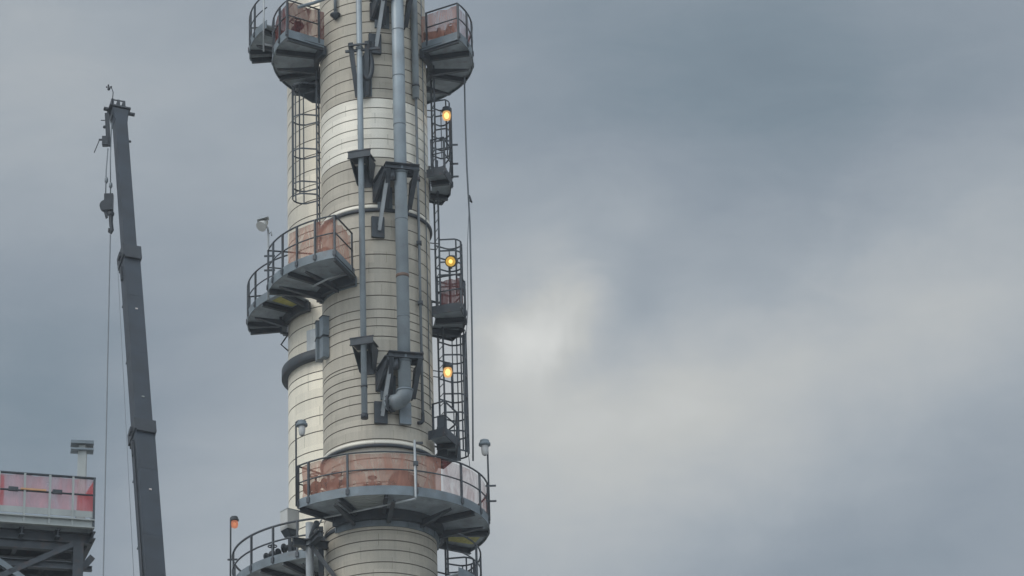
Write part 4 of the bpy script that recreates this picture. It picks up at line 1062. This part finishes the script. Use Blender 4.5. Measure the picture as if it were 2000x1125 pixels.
def gauss(px, py, sg, am):
    cx, cy = dirxy(px, py)
    d_ = N.new('ShaderNodeVectorMath'); d_.operation = 'DISTANCE'; L.new(cw.outputs[0], d_.inputs[0]); d_.inputs[1].default_value = (cx, cy * math.cos(PITCH), 0)
    q = mth('MULTIPLY', d_.outputs['Value'], d_.outputs['Value'])
    return mth('MULTIPLY', mth('POWER', math.exp(-1 / (2 * (sg * S) ** 2) / 100), mth('MULTIPLY', q, 100)), am)
for (px, py, _), am in zip(PTS, amp):
    v = gauss(px, py, SG, float(am)); s_ = v if s_ is None else mth('ADD', s_, v)
for q in ((1110, 575, 42, .16), (1055, 640, 46, .15), (1160, 585, 36, .13), (1150, 625, 34, .10), (990, 640, 50, .11), (1030, 690, 48, .08), (950, 600, 40, .05), (1230, 425, 42, .08), (1170, 445, 40, .06), (1090, 460, 50, .05),
          (1115, 500, 34, -.07), (1265, 590, 45, -.08), (1000, 540, 36, -.04), (1190, 690, 42, -.05), (1500, 640, 60, .03), (1380, 745, 55, .05), (1300, 770, 60, .04), (1560, 730, 60, .03), (1720, 560, 60, .04), (1860, 640, 70, .04), (1620, 830, 60, -.03), (1480, 560, 50, -.03), (1120, 820, 60, .03), (1000, 740, 50, -.02)):
    s_ = mth('ADD', s_, gauss(*q))
n_big = noise(9, 6, .5, 1, 1.6, seed=1.3); n_fine = noise(26, 8, .5, .75, 1.9, seed=5, rough=.62)
tex = mth('ADD', mth('MULTIPLY', mth('SUBTRACT', n_big.outputs['Fac'], .5), .10), mth('MULTIPLY', mth('SUBTRACT', n_fine.outputs['Fac'], .5), .16))
front = mth('GREATER_THAN', sp.outputs['Y'], 0.0)
fade = mth('MULTIPLY', front, mth('MULTIPLY', sp.outputs['Y'], 1.25, True), True)
val = mth('ADD', mth('MULTIPLY', mth('ADD', s_, tex), fade), .5, True)
cr = N.new('ShaderNodeValToRGB'); L.new(val, cr.inputs['Fac'])
e = cr.color_ramp.elements
lin = lambda c: tuple(((v / 255 + .055) / 1.055) ** 2.4 for v in c) + (1,)
STOPS = ((110, (92, 108, 121)), (136, (122, 136, 147)), (150, (140, 150, 160)), (165, (158, 166, 173)), (178, (174, 179, 182)), (190, (189, 191, 189)), (210, (214, 215, 212)))
e[0].position = 0.0; e[0].color = lin(STOPS[0][1]); e[1].position = 1.0; e[1].color = lin(STOPS[-1][1])
for p_, c_ in STOPS[1:-1]:
    q = e.new((p_ - 110) / 100); q.color = lin(c_)
# extra sky brightness added behind the camera as fill light on the columns
sd = V((math.sin(SUN_AZ) * math.cos(SUN_EL), math.cos(SUN_AZ) * math.cos(SUN_EL), math.sin(SUN_EL)))
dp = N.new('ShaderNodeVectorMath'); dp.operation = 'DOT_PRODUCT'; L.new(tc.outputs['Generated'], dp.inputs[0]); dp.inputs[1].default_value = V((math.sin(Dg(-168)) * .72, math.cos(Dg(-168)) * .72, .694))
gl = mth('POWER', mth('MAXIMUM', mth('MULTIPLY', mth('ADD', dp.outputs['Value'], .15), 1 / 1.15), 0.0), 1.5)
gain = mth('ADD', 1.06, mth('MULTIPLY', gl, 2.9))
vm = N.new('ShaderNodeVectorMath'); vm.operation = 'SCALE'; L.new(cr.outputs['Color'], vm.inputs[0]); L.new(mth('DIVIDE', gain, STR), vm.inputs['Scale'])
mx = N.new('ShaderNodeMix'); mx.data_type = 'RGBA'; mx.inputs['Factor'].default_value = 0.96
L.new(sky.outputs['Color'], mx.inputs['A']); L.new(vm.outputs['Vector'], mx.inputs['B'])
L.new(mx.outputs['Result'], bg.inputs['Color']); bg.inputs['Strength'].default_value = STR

sl = bpy.data.lights.new('sun', 'SUN'); sl.energy = 0.95; sl.angle = Dg(28); sl.color = (1.0, 0.93, 0.82)
so = bpy.data.objects.new('sun', sl); COL.objects.link(so); so.rotation_euler = (-sd).to_track_quat('-Z', 'Y').to_euler(); so.location = (-30, -30, 60)

sc.view_settings.view_transform = 'Standard'; sc.view_settings.look = 'None'; sc.view_settings.exposure = 0; sc.view_settings.gamma = 1
sc.cycles.max_bounces = 8; sc.cycles.transparent_max_bounces = 16
